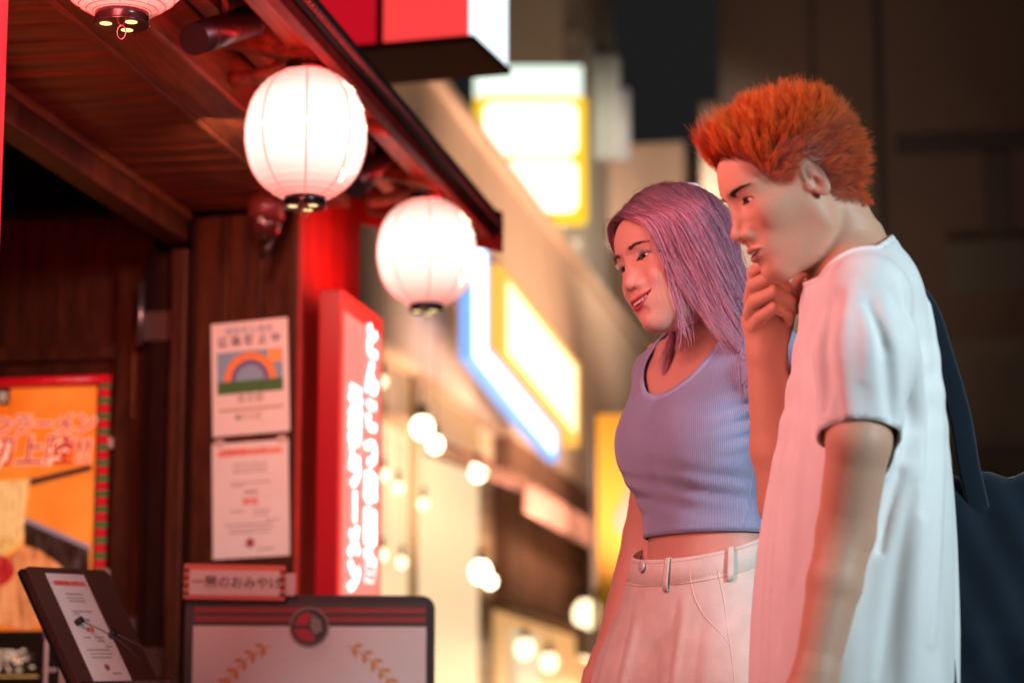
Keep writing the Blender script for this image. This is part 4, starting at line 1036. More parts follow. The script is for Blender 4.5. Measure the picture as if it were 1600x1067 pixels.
while yy < 1110:
    hgt = 9.5 if k % 2 == 0 else 14.5
    fr.rect('frame_block', pp(157 - (yy - 602) * .030, yy)[0], pp(0, yy + hgt)[1], pp(173 - (yy - 602) * .028, yy)[0], pp(0, yy)[1], .009 if k % 2 else .006, SG if k % 2 == 0 else SR, t, .006); yy += hgt; k += 1
for px, py in ((172, 692), (166, 898)): adopt(box('frame_clip', onY(px - 3, py - 9, DY - .014), onY(px + 5, py + 8, DY - .004), mat('pink_clip', (.7, .5, .45), .4), None, .003), t)
# ---------------------------------------------------------------- menu stand in the foreground corner
A_, B_, C_, D_ = P(25, 868, 4.30), P(160, 905, 4.48), P(232, 1060, 4.42), P(118, 1062, 4.22)
mt = empty('menu_stand', (float((C_[0] + D_[0]) / 2), float((C_[1] + D_[1]) / 2), 0)); tag(mt, 'brown tilted menu board with a clamped white sheet on a stand', 'menu stand')
up_ = (A_ + B_ - C_ - D_) / 2; fr = Fr(D_ - up_ * .10, (C_ - D_), up_); Wm = np.linalg.norm(C_ - D_) * 1.12; Hm = np.linalg.norm(up_) * 1.10
fr.rect('board', 0, 0, Wm, Hm, 0, mat('brown_board', (.075, .026, .018), .45, 0, .12, 9), mt, .012, .012)
fr.rect('board_edge', -.0025, -.0025, Wm + .0025, Hm + .0025, -.0125, BLACKM, mt, .006, .012)
f2 = Fr(fr.p(Wm * .20, Hm * .075, .001), fr.u, fr.v)
ms = empty('menu_sheet', tuple(f2.p(0, 0))); tag(ms, 'white printed sheet with red heading clamped to the tilted brown board', 'paper')
notice(f2, Wm * .46, Hm * .87, ms)
cyl('lower_lip', fr.p(-.01, -.004, .010), fr.p(Wm + .01, -.004, .010), .016, BLACKM, mt, 16)
WIR = mat('dark_wire', (.16, .11, .11), .4, .5)
for u, v in ((.30, .54), (.64, .44)):
    a = fr.p(Wm * u, Hm * v, .012); b = fr.p(Wm * (u + .42), Hm * (v - .40), .030); adopt(tube_path('clamp_wire', [a, (a + b) / 2 + fr.n * .012, b], .0014, WIR, None, 6, False, None, 12), mt)
    fr2 = Fr(a, fr.u, fr.v); cyl('clamp_pad', a - fr.n * .010, a + fr.n * .004, .0065, BLACKM, mt, 14)
cm = fr.p(Wm * .5, Hm * .35, -.02); cyl('pole', cm, (cm[0], cm[1], .03), .018, BLACKM, mt, 16); cyl('foot', (cm[0], cm[1], .062), (cm[0], cm[1], .080), .17, BLACKM, mt, 32)
# small things at the foot of the poster
pt = P(73, 1000, 4.9); t = empty('card_holder', (pt[0], pt[1], .06)); tag(t, 'thin pale post with a clip, at the lower left beside the tilted menu board', 'card holder')
cyl('post', P(73, 985, 4.9), (pt[0], pt[1], .062), .0055, mat('pale_plastic', (.62, .48, .44), .4), t, 12); cyl('knob', P(73, 980, 4.9), P(73, 996, 4.9), .0095, mat('pale_plastic', (.62, .48, .44)), t, 12); adopt(box('clip', P(66, 1042, 4.9) , P(86, 1050, 4.89) + np.array((0, .01, 0)), mat('pale_plastic', (.62, .48, .44)), None, .002), t); cyl('foot', (pt[0], pt[1], .061), (pt[0], pt[1], .072), .09, mat('pale_plastic', (.62, .48, .44)), t, 20)
pb = P(100, 1072, 4.75); t = empty('small_card', (pb[0], pb[1], .8)); tag(t, 'small white card with an orange mark behind the tilted menu board', 'card')
f3 = Fr(P(90, 1110, 4.75), (1, .15, 0), (0, 0, 1)); f3.rect('card_face', 0, 0, .048, .088, 0, mat('cream_card', (.80, .66, .52), .5), t, .002, .004); f3.ring('card_mark', .024, .052, .0001, .010, .0008, PORA, t, n=16); f3.rect('card_stem', .018, -.80 , .030, .0, -.0005, BLACKM, t, .002)
# ---------------------------------------------------------------- A-board with laurel wreath
TL, TR = P(290, 926, 5.00), P(680, 932, 5.05); BR = P(692, 1080, 5.0)
fr = Fr((TL[0], TL[1], .06), (TR - TL) * np.array((1, 1, 0)), (0, 0, 1)); Wb = float(np.linalg.norm((TR - TL)[:2])); Hb = float((TL[2] + TR[2]) / 2 - .06)
t = empty('pavement_board', tuple(fr.p(Wb / 2, 0))); tag(t, 'black framed pavement board with gold laurel wreath and round emblem', 'sign board')
fr.rect('frame', 0, .02, Wb, Hb, .0, mat('black_frame', (.016, .012, .012), .45), t, .030, .028)
z = Hb; k = 5 / F
fr.rect('header_band', 13 * k, z - 48 * k, Wb - 14 * k, z - 12 * k, .0015, mat('band_dark', (.045, .032, .022), .5), t, .0012)
for a, b in ((20, 28), (34, 42)): fr.rect('red_stripe', 14 * k, z - b * k, Wb - 15 * k, z - a * k, .0030, mat('stripe_red', (.30, .025, .025), .5), t, .0012)
WBD = NT('board_white'); WBD.b.inputs['Base Color'].default_value = (.70, .62, .58, 1); WBD.b.inputs['Roughness'].default_value = .35
fr.rect('panel', 13 * k, .09, Wb - 14 * k, z - 49 * k, .0015, WBD.m, t, .0012)
LEAF = mat('gold_leaf_print', (.60, .26, .05), .5); ex, ey = Wb / 2 - .003, z - 50 * k
EM = mat('emblem_grey', (.22, .20, .17), .45); 
fr.ring('emblem_disc', ex, ey, .0001, 30 * k, .0050, mat('emblem_black', (.03, .026, .024), .4), t, n=40, th=.003); fr.ring('emblem_ring', ex, ey, 28 * k, 31 * k, .0062, EM, t, n=40, th=.003)
ER = mat('emblem_red', (.42, .012, .03), .45)
fr.plate('emblem_shape', [(ex + 23 * k * math.cos(R(a)), ey + 23 * k * math.sin(R(a))) for a in range(85, 176, 10)] + [(ex - 2 * k, ey + 3 * k)], .0060, ER, t)
fr.plate('emblem_shape', [(ex + 23 * k * math.cos(R(a)), ey + 23 * k * math.sin(R(a))) for a in range(188, 300, 10)] + [(ex + 3 * k, ey - 8 * k), (ex - 4 * k, ey - 3 * k)], .0060, ER, t)
fr.plate('emblem_shape', [(ex + 3 * k, ey + 20 * k), (ex + 18 * k, ey + 10 * k), (ex + 20 * k, ey - 6 * k), (ex + 8 * k, ey - 12 * k), (ex + 2 * k, ey)], .0060, EM, t)
for s in (-1, 1):                          # two arcs of paired leaves
    rad_ = 150 * k; ccx, ccy = ex, ey - 165 * k
    for i in range(12):
        a = R(90 + s * (27 + i * 7.2)); c_ = np.array((ccx + rad_ * math.cos(a), ccy + rad_ * math.sin(a))); tg = np.array((math.sin(a), -math.cos(a))) * s
        for q in (-1, 1):
            dv = tg * .8 * -1 + np.array((math.cos(a), math.sin(a))) * q * .75; dv /= np.linalg.norm(dv); nv = np.array((-dv[1], dv[0]))
            fr.plate('leaf', [tuple(c_ + dv * f * 18 * k + nv * wv * k) for f, wv in ((0, 0), (.3, 3.2), (.65, 3.4), (1, 0), (.65, -3.0), (.3, -2.6))], .0024, LEAF, t)
    ang_ = [R(90 + s * (24 + i * 4)) for i in range(24)]
    fr.plate('stem', [(ccx + rad_ * math.cos(a), ccy + rad_ * math.sin(a)) for a in ang_] + [(ccx + (rad_ - 2 * k) * math.cos(a), ccy + (rad_ - 2 * k) * math.sin(a)) for a in ang_[::-1]], .0022, LEAF, t)
for x in (.05, Wb - .05): adopt(box('leg', fr.p(x - .012, -.0, -.030) , fr.p(x + .012, Hb * .9, -.055), mat('black_frame', (.016, .012, .012)), None, .003), t)
# placard that leans on the board's top edge
fp = Fr(P(286, 935, 4.96), P(445, 938, 4.99) - P(286, 935, 4.96), (0, 0, 1)); Wp = float(np.linalg.norm(P(445, 938, 4.99) - P(286, 935, 4.96))); Hp = 55 * 4.95 / F
t2 = empty('souvenir_placard', tuple(fp.p(0, 0))); tag(t2, 'small white placard with red edges standing on top of the black framed board', 'placard')
fp.rect('plaque', 0, 0, Wp, Hp, 0, mat('placard_red', (.75, .16, .10), .45), t2, .010, .003); fp.rect('plaque_face', 9 * k, 7 * k, Wp - 9 * k, Hp - 9 * k, .0012, mat('placard_white', (.76, .68, .63), .45), t2, .001)
for i in range(4):
    for x in (0, Wp - 9 * k): fp.rect('side_block', x, (6 + i * 12) * k, x + 9 * k, (11 + i * 12) * k, .0014, mat('block_brown', (.10, .035, .03), .5), t2, .001)
fp.text('lettering', '一蘭のおみやげ', Wp * .52, Hp * .36, 20 * k, .0020, mat('print_black', (.06, .04, .04), .5), t2, .0002, 'CENTER')
fp.rect('tab', Wp + .001, 8 * k, Wp + 16 * k, 43 * k, -.004, mat('tab_white', (.66, .52, .48), .5), t2, .003, .004)
# ---------------------------------------------------------------- the woman
def ray_hit(f, pix, d0, d1, n=400):
    out = []
    ds = np.linspace(d0, d1, n)
    for px, py in pix:
        pts = np.array([P(px, py, d) for d in ds], np.float32); v = f(pts)
        i = np.argmax(v < 0) if (v < 0).any() else int(np.argmin(v))
        out.append(pts[i])
    return np.array(out, float)
woman = empty('person', (P(1095, 850, 3.95)[0], P(1095, 850, 3.95)[1], 0))
tag(woman, 'smiling person with long pink-purple hair, lilac-blue crop top and white high-waisted trousers', 'person', 'people looking at the shop front')
WH = Head(HW, 1057.5, 420.4, 3.95, 131.0, -10.5, 11.0, .98)
WO, WT = frame(P(1107, 850, 3.95), 138)
def wl(p): return (p - WO) @ WT
def ww(q): return WO + np.asarray(q, float) @ WT.T.astype(float)
w_neck0 = WH.wld((0, -.034, -.045)); w_neck1 = ww((0, -.036, .315))
w_shR, w_elR, w_wrR = P(1045, 612, 4.05), P(1008, 838, 4.08), P(942, 1052, 4.01)
w_shL, w_elL, w_wrL = P(1212, 580, 3.85), P(1272, 835, 3.93), P(1262, 1060, 3.80)
def w_torso(q):
    d = loft(q, [-.30, -.20, -.12, -.05, .0, .06, .14, .22, .29, .335, .37],
             ([0] * 11, [-.012, -.015, -.012, -.004, .0, .002, .004, -.002, -.012, -.020, -.026]),
             ([.162, .160, .150, .126, .112, .113, .124, .135, .139, .110, .05], [.100, .106, .100, .086, .079, .079, .083, .087, .080, .064, .04]), 2.2)
    a = np.stack([np.abs(q[..., 0]), q[..., 1], q[..., 2]], -1)
    d = su(d, s_cone(a, (.02, -.032, .345), (.140, -.022, .300), .040, .039), .05)
    return d
def w_bust(q, k=.045):
    a = np.stack([np.abs(q[..., 0]), q[..., 1], q[..., 2]], -1)
    return su(s_ell(a, (.062, .053, .160), (.056, .055, .063)), s_cone(a, (.062, .022, .26), (.062, .056, .17), .028, .044), .05)
def w_arms(p, k=0):
    d = chain(p, [w_shR, w_elR, w_wrR], [.041, .036, .0245], .012)
    return np.minimum(d, chain(p, [w_shL, w_elL, w_wrL], [.041, .036, .0245], .012))
def w_body(p):
    q = wl(p)
    d = su(w_torso(q), w_bust(q), .04)
    d = su(d, w_arms(p), .035)
    d = su(d, s_cone(p, w_neck1, w_neck0, .049, .0425), .035)
    # collar bones
    a = np.stack([np.abs(q[..., 0]), q[..., 1], q[..., 2]], -1)
    d = su(d, s_cone(a, (.018, .036, .318), (.125, .012, .340), .007, .006), .02)
    d = su(d, hand_sdf(p, w_wrR, w_wrR - w_elR + np.array((0, 0, -.02)), WT[:, 0] * -1.0, .93, 1), .02)
    d = su(d, hand_sdf(p, w_wrL, w_wrL - w_elL, WT[:, 0] * 1.0, .93, -1), .02)
    for s in (-1, 1):
        hip = ww((s * .085, -.01, -.22)); kn = ww((s * .09, .01, -.60)); an = ww((s * .085, -.02, -.99)); an[2] = .07; kn[2] = .47
        d = su(d, chain(p, [hip, kn, an], [.085, .055, .036], .04), .05)
        toe = an + WT[:, 1].astype(float) * .15; toe[2] = .028; heel = an - WT[:, 1].astype(float) * .03; heel[2] = .035
        d = su(d, s_cone(p, heel, toe, .034, .026), .03)
    return su(d, WH.sdf(p), .014)
SKIN = skin_mat('skin')
w_cut = WH.wld((0, -.02, -.125)); 
def above(pt, nz): 
    nz = np.asarray(nz, float) / np.linalg.norm(nz)
    return lambda V: (V - pt) @ nz
_hn = WH.R[:, 2]
w_lo, w_hi = WH.o - .155, WH.o + .15
w_col = ((.66, .36, .28), (.52, .080, .085), (.075, .030, .028), (.72, .28, .24))
bw_ = ww((0, 0, 0))
wb = build_body('body', w_body, [
    (w_lo, w_hi, .0016, above(w_cut, _hn)),
    ((bw_[0] - .36, bw_[1] - .36, -.01), (bw_[0] + .36, bw_[1] + .38, w_cut[2] + .05), .0058, lambda V: -above(w_cut, _hn)(V))], SKIN, None, WH, w_col)
adopt(wb, woman)
eyes(WH, None, (.10, .95, -.16)); teeth(WH, None, -.0490)
M_LASH_W = mat('white_lash', (.80, .76, .74), .5); M_LASH_D = mat('dark_lash', (.02, .015, .015), .5)
lashes(WH, None, M_LASH_W, .0100, 34, thick=.00036); lashes(WH, None, M_LASH_D, .0045, 34, thick=.00028); lashes(WH, None, M_LASH_D, .006, 20, lower=True); brow_hairs(WH, None, mat('brow_brown', (.08, .035, .03), .6), 130)
# crop top
TOPM = NT('lilac_rib_knit')
_a = TOPM.n('ShaderNodeAttribute'); _a.attribute_name = 'rib'
_w = TOPM.math('SINE', TOPM.math('MULTIPLY', _a.outputs['Fac'], 2 * math.pi))
_c = TOPM.coord(); _n = TOPM.noise(_c, 25, 4)
_base = TOPM.ramp(_n, [(.3, (.35, .41, .64)), (.7, (.39, .45, .69))])
_rr = TOPM.ramp(TOPM.math('MULTIPLY_ADD', _w, .5, .5), [(0, (.72, .72, .74)), (.5, (1, 1, 1))])
TOPM.l(TOPM.mix(1.0, _base, _rr, 'MULTIPLY'), TOPM.b.inputs['Base Color'])
TOPM.b.inputs['Roughness'].default_value = .8; TOPM.b.inputs['Sheen Weight'].default_value = .25; TOPM.b.inputs['Specular IOR Level'].default_value = .25
TOPM.bump(_w, .55, .0012)
def w_top(p):
    q = wl(p)
    d = su(w_torso(q) - .006, w_bust(q) - .004, .06)
    d = su(d, s_ell(q, (0, .066, .170), (.068, .048, .060)), .05)        # cloth bridging the bust
    # sleeves
    uR = w_shR + (w_elR - w_shR) * .45; uL = w_shL + (w_elL - w_shL) * .45
    d = su(d, s_cone(p, w_shR, uR, .0475, .0455), .03); d = su(d, s_cone(p, w_shL, uL, .0475, .0455), .03)
    # pulled folds running from the near armpit across the side
    fold = .0036 * np.sin((q[..., 2] + .35 * q[..., 1]) * 2 * np.pi / .026) * np.exp(-(((q[..., 0] + .125) / .045) ** 2 + ((q[..., 1] - .020) / .060) ** 2 + ((q[..., 2] - .190) / .050) ** 2))
    fold2 = .0016 * np.sin((q[..., 2] - .25 * q[..., 0]) * 2 * np.pi / .034) * np.exp(-((q[..., 2] - .085) / .035) ** 2) * np.clip(q[..., 1] / .05, 0, 1)
    return d - fold - fold2
z_hem = float(wl(P(1040, 830, 3.87).astype(np.float32))[2])
def neck_cut(V):
    q = (V - WO) @ WT
    # scoop: an ellipse seen from the front, deeper at the front than at the back
    front = q[:, 1] > -.02
    r = np.sqrt((q[:, 0] / .088) ** 2 + (np.minimum(q[:, 2] - .345, 0) / np.where(front, .108, .030)) ** 2)
    return (1 - r) * .088
def arm_end(sh, el, t):
    a = (el - sh) / np.linalg.norm(el - sh); pt = sh + (el - sh) * t
    def f(V):
        q = wl(V.astype(np.float32)); body = np.minimum(w_torso(q), w_bust(q)) > .032
        return np.where((_ln(V - pt) < .12) & body, (V - pt) @ a, -1.)
    return f
cuts = [lambda V: z_hem - ((V - WO) @ WT)[:, 2], neck_cut, arm_end(w_shR, w_elR, .40), arm_end(w_shL, w_elL, .40)]
top, tv, tq = cloth('crop_top', w_top, (bw_[0] - .30, bw_[1] - .30, bw_[2] - .05), (bw_[0] + .30, bw_[1] + .30, bw_[2] + .42), .004, cuts, TOPM.m, None)
def rib_of(V):
    q = (V - WO) @ WT; ang = np.arctan2(q[:, 0], q[:, 1])
    return ang * .150 / .0032
set_attr(top, 'rib', rib_of(tv)); adopt(top, woman)
def loops_of(V, Q):
    E = np.sort(np.vstack([Q[:, [i, (i + 1) % 4]] for i in range(4)]), 1)
    E, n = np.unique(E, axis=0, return_counts=True); E = E[n == 1]
    nb = {}
    for a, b in E: nb.setdefault(a, []).append(b); nb.setdefault(b, []).append(a)
    seen = set(); out = []
    for s in nb:
        if s in seen: continue
        L = [s]; seen.add(s)
        while True:
            nx = [x for x in nb[L[-1]] if x not in seen]
            if not nx: break
            L.append(nx[0]); seen.add(nx[0])
        out.append(np.array(L))
    return out
def hem_tubes(name, V, Q, r, matr, parent, flat=(0, 0, 1), minlen=20):
    for L in loops_of(V, Q):
        if len(L) < minlen: continue
        p = V[L]
        for _ in range(6): p = (np.roll(p, 1, 0) + 2 * p + np.roll(p, -1, 0)) / 4
        o = tube_path(name, p, r, matr, None, 8, True, flat); set_attr(o, 'rib', rib_of(np.array([v.co[:] for v in o.data.vertices])) * .0 + np.arange(len(o.data.vertices)) * 0) if matr == TOPM.m else None
        adopt(o, parent)
# neckband, hem and sleeve bands
for L in loops_of(tv, tq):
    if len(L) < 30: continue
    p = tv[L]
    for _ in range(8): p = (np.roll(p, 1, 0) + 2 * p + np.roll(p, -1, 0)) / 4
    zc = ((p - WO) @ WT)[:, 2]
    nm = 'hem' if zc.mean() < .1 else ('neckband' if abs(((p - WO) @ WT)[:, 0].mean()) < .05 else 'sleeve_band')
    if nm == 'neckband':
        inner = wrap(w_top, p, .0022); q = (p - WO) @ WT; cen = np.array([0, 0.0, .36])
        dv = q - cen; dv /= _ln(dv)[:, None]
        outer = wrap(w_top, ww(q + dv * .013), .0022)
        n = len(p); base = wrap(w_top, p, -.001); base2 = wrap(w_top, ww(q + dv * .0135), -.001)
        V = np.vstack([base, inner, (inner + outer) / 2 + .0004, outer, base2])
        Fc = [(r_ * n + i, r_ * n + (i + 1) % n, (r_ + 1) * n + (i + 1) % n, (r_ + 1) * n + i) for r_ in range(4) for i in range(n)]
        o = mesh_obj(nm, V.tolist(), Fc, TOPM.m, None, True); set_attr(o, 'rib', np.tile(np.arange(n) * .0, 5))
    else:
        o = tube_path(nm, p, (.0016, .0016), TOPM.m, None, 6, True); set_attr(o, 'rib', np.zeros(len(o.data.vertices)))
    adopt(o, woman)
# stitched hem line and side seam
def strip(f, pts, off, r, name, matr, parent, n=40, closed=False):
    p = wrap(f, spl(np.asarray(pts, float), n), off); o = tube_path(name, p, r, matr, None, 6, closed)
    if matr == TOPM.m: set_attr(o, 'rib', np.zeros(len(o.data.vertices)))
    return adopt(o, parent)
ang = np.linspace(0, 2 * math.pi, 80, endpoint=False)
ring = ww(np.stack([.13 * np.sin(ang), .09 * np.cos(ang), np.full(80, z_hem + .013)], 1))
strip(w_top, ring, .0012, (.0008, .0008), 'hem_seam', TOPM.m, woman, 80, True)
sp = ray_hit(w_top, [(1166, 640), (1172, 680), (1176, 730), (1168, 780), (1160, 826)], 3.5, 4.2)
strip(w_top, sp, .0015, (.0013, .0009), 'side_seam', TOPM.m, woman)
sp = ray_hit(w_top, [(1160, 545), (1158, 580), (1160, 615), (1168, 650)], 3.5, 4.2)
strip(w_top, sp, .0015, (.0013, .0009), 'sleeve_seam', TOPM.m, woman)

# white trousers
TRO = fabric_mat('white_denim', (.74, .68, .60), 1200, .9, .5, .15, .07)
TO, TT = frame(P(1100, 880, 3.95), 143)
def tl(p): return (p - TO) @ TT
def tw(q): return TO + np.asarray(q, float) @ TT.T.astype(float)
def w_trou(p):
    q = tl(p); z = q[..., 2]
    d = loft(q, [-.42, -.30, -.20, -.12, -.05, 0, .05, .09],
             ([0] * 8, [.0, .0, -.006, -.010, -.006, -.002, 0, 0]),
             ([.10, .172, .184, .175, .151, .131, .124, .122], [.04, .104, .126, .120, .104, .093, .090, .090]), 2.3)
    fl = 1 - p[..., 2] / TO[2]
    for s in (-1, 1):
        hip = np.array((s * .098, .0, -.22)); leg = np.array((s * .115, .0, -TO[2] + .03))
        d = su(d, s_cone(q, hip, leg, .114, .135), .06)
    a = np.arctan2(q[..., 0], q[..., 1])
    # pleats falling from the waistband and soft drape
    zr = z - (.034 - .36 * q[..., 1])
    w = np.clip((-.046 - zr) / .10, 0, 1) * np.clip(q[..., 1] / .04, 0, 1)
    d = d + .014 * np.exp(-(q[..., 0] / .013) ** 2) * np.clip((-.12 - zr) / .16, 0, 1) * np.clip(q[..., 1] / .03, 0, 1)
    fo = 0
    for c, am, wd in ((.050, .0040, .010), (.105, .0018, .013), (-.046, .0046, .010), (-.095, .0016, .013)):
        fo = fo + am * np.exp(-((q[..., 0] - c * (1 - z * .9)) / wd) ** 2) - .6 * am * np.exp(-((q[..., 0] - (c + .016) * (1 - z * .9)) / (wd * .7)) ** 2)
    dr = .0016 * np.sin(a * 7 + z * 9) * np.clip((-.05 - zr) / .15, 0, 1)
    return d - fo * w - dr
def band_top(V):
    q = (V - TO) @ TT
    return q[:, 2] - (.034 - .36 * q[:, 1])
tro, trv, trq = cloth('trousers', w_trou, (TO[0] - .32, TO[1] - .32, .02), (TO[0] + .32, TO[1] + .32, TO[2] + .12), .0045, [band_top, lambda V: .035 - V[:, 2]], TRO, None)
adopt(tro, woman)
# waistband: a raised strip under the top edge
def ring_at(off_z, n=120, f=w_trou, lift=.003):
    a = np.linspace(0, 2 * math.pi, n, endpoint=False)
    q = np.stack([.13 * np.sin(a), .09 * np.cos(a), 0 * a], 1); q[:, 2] = .034 - .36 * q[:, 1] + off_z
    V = q
    for _ in range(10):
        Wd = tw(V); g = grad(f, Wd, .002); d = f(Wd.astype(np.float32)) - lift
        gl = g @ TT; gl[:, 2] = 0; gl /= np.maximum(_ln(gl), 1e-6)[:, None]
        V = V - d[:, None] * gl * .9; V[:, 2] = .034 - .36 * V[:, 1] + off_z
    return tw(V)
n = 120; R0 = [ring_at(.001, n, lift=-.001), ring_at(.0015, n, lift=.0024), ring_at(-.018, n, lift=.0022), ring_at(-.041, n, lift=.0016), ring_at(-.043, n, lift=-.001)]
Fc = [(k * n + i, (k + 1) * n + i, (k + 1) * n + (i + 1) % n, k * n + (i + 1) % n) for k in range(4) for i in range(n)]
adopt(mesh_obj('waistband', np.vstack(R0).tolist(), Fc, TRO, None, True), woman)
STI = fabric_mat('cream_stitching', (.60, .50, .42), 600, .9)
for oz in (-.0035, -.0385):
    adopt(tube_path('stitching', ring_at(oz, 120, lift=.0026), .0005, STI, None, 5, True), woman)
def band_f(p): return w_trou(p) - .004
def loop_at(px, name='belt_loop', half=.0052):
    rows = []
    base = ring_at(-.02, 240); pj = base - C0; u = 800 + F * (pj @ CR) / (pj @ CW); front = (pj @ CW) < (pj @ CW).mean()
    k = int(np.argmin(np.where(front, np.abs(u - px), 1e9))); st = np.linalg.norm(base[(k + 1) % 240] - base[k]); m = half / st
    for oz, lf in ((.003, .001), (.004, .0062), (-.008, .0072), (-.020, .0076), (-.034, .0072), (-.046, .0058), (-.047, .001)):
        ring = ring_at(oz, 240, lift=lf); idx = np.array([k - m, k - m * .4, k + m * .4, k + m])
        rows.append([ring[int(np.floor(q)) % 240] * (1 - q % 1) + ring[(int(np.floor(q)) + 1) % 240] * (q % 1) for q in idx])
    V = np.array(rows).reshape(-1, 3); c = len(rows[0])
    Fc = [(r_ * c + i, r_ * c + i + 1, (r_ + 1) * c + i + 1, (r_ + 1) * c + i) for r_ in range(len(rows) - 1) for i in range(c - 1)]
    o = mesh_obj(name, V.tolist(), Fc, TRO, None, True); md = o.modifiers.new('thickness', 'SOLIDIFY'); md.thickness = .0012; md.offset = 0
    adopt(o, woman)
loop_at(1043); loop_at(1143)
# button with rim
bp = wrap(w_trou, ray_hit(band_f, [(1005, 885)], 3.6, 4.2), .0065)[0]
bn = grad(w_trou, bp[None], .003)[0]; bn /= np.linalg.norm(bn)
Vb, Qb = uv_sphere((0, 0, 0), .0085, 24, 12, (1, 1, .38))
Rb = np.array(Vector(bn).to_track_quat('Z', 'Y').to_matrix())
BM = mat('pearl_button', (.75, .62, .64), .2, .15)
bt = adopt(mesh_obj('button', Vb @ Rb.T + bp, Qb, BM, None, True), woman)
a = np.linspace(0, 2 * math.pi, 24, endpoint=False)
adopt(tube_path('button_rim', np.stack([.0078 * np.cos(a), .0078 * np.sin(a), 0 * a + .001], 1) @ Rb.T + bp, .0011, BM, None, 6, True), woman)
SHD = fabric_mat('tan_seam_shadow', (.34, .24, .19), 600, .95)  # shadow beside the seams, painted as thin dark tubes
def seam(name, pix, r=.0012, off=.001, m=TRO, n=40):
    return strip(w_trou, ray_hit(w_trou, pix, 3.6, 4.2), off, (r, r * .7), name, m, woman, n)
seam('fly_seam', [(990, 912), (984, 950), (981, 1000), (985, 1066)], .0016, .0010)
seam('seam_shade', [(993, 912), (987, 950), (984, 1000), (988, 1066)], .0007, .0004, SHD)
seam('seam_shade', [(1079, 886), (1086, 925), (1102, 959), (1127, 987)], .0009, .0004, SHD)
seam('seam_shade', [(1122, 882), (1132, 930), (1140, 985), (1148, 1040), (1152, 1080)], .0008, .0004, SHD)
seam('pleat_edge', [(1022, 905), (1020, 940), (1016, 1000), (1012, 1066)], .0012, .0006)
seam('seam_shade', [(1024, 905), (1022, 940), (1018, 1000)], .0007, .0004, SHD)
seam('seam_shade', [(1170, 952), (1175, 975), (1181, 998)], .0008, .0006, SHD)
seam('pocket_edge', [(1078, 886), (1084, 925), (1100, 960), (1125, 988)], .0019, .0008)
seam('pocket_edge', [(1125, 988), (1136, 1000), (1144, 1012)], .0014)
seam('side_seam', [(1120, 882), (1130, 930), (1138, 985), (1146, 1040), (1150, 1080)], .0020, .0008)
seam('stitching', [(1114, 884), (1124, 932), (1132, 985), (1140, 1040), (1144, 1080)], .0007, .0012, STI)
seam('back_pocket_edge', [(1170, 952), (1174, 975), (1180, 998)], .0013)
# flat shoes
SHO = mat('white_shoe', (.6, .58, .55), .6)
for s in (-1, 1):
    an = ww((s * .085, -.02, -.99)); fw = WT[:, 1].astype(float)
    def fs(p, an=an):
        d = s_cone(p, np.array((an[0], an[1], .036)) - fw * .035, np.array((an[0], an[1], .033)) + fw * .16, .042, .036)
        return np.maximum(d, .004 - p[..., 2])
    V, Q = polygonise(fs, (an[0] - .24, an[1] - .24, -.01), (an[0] + .24, an[1] + .24, .12), .006)
    adopt(mesh_obj('shoe', V, Q, SHO, None, True), woman)

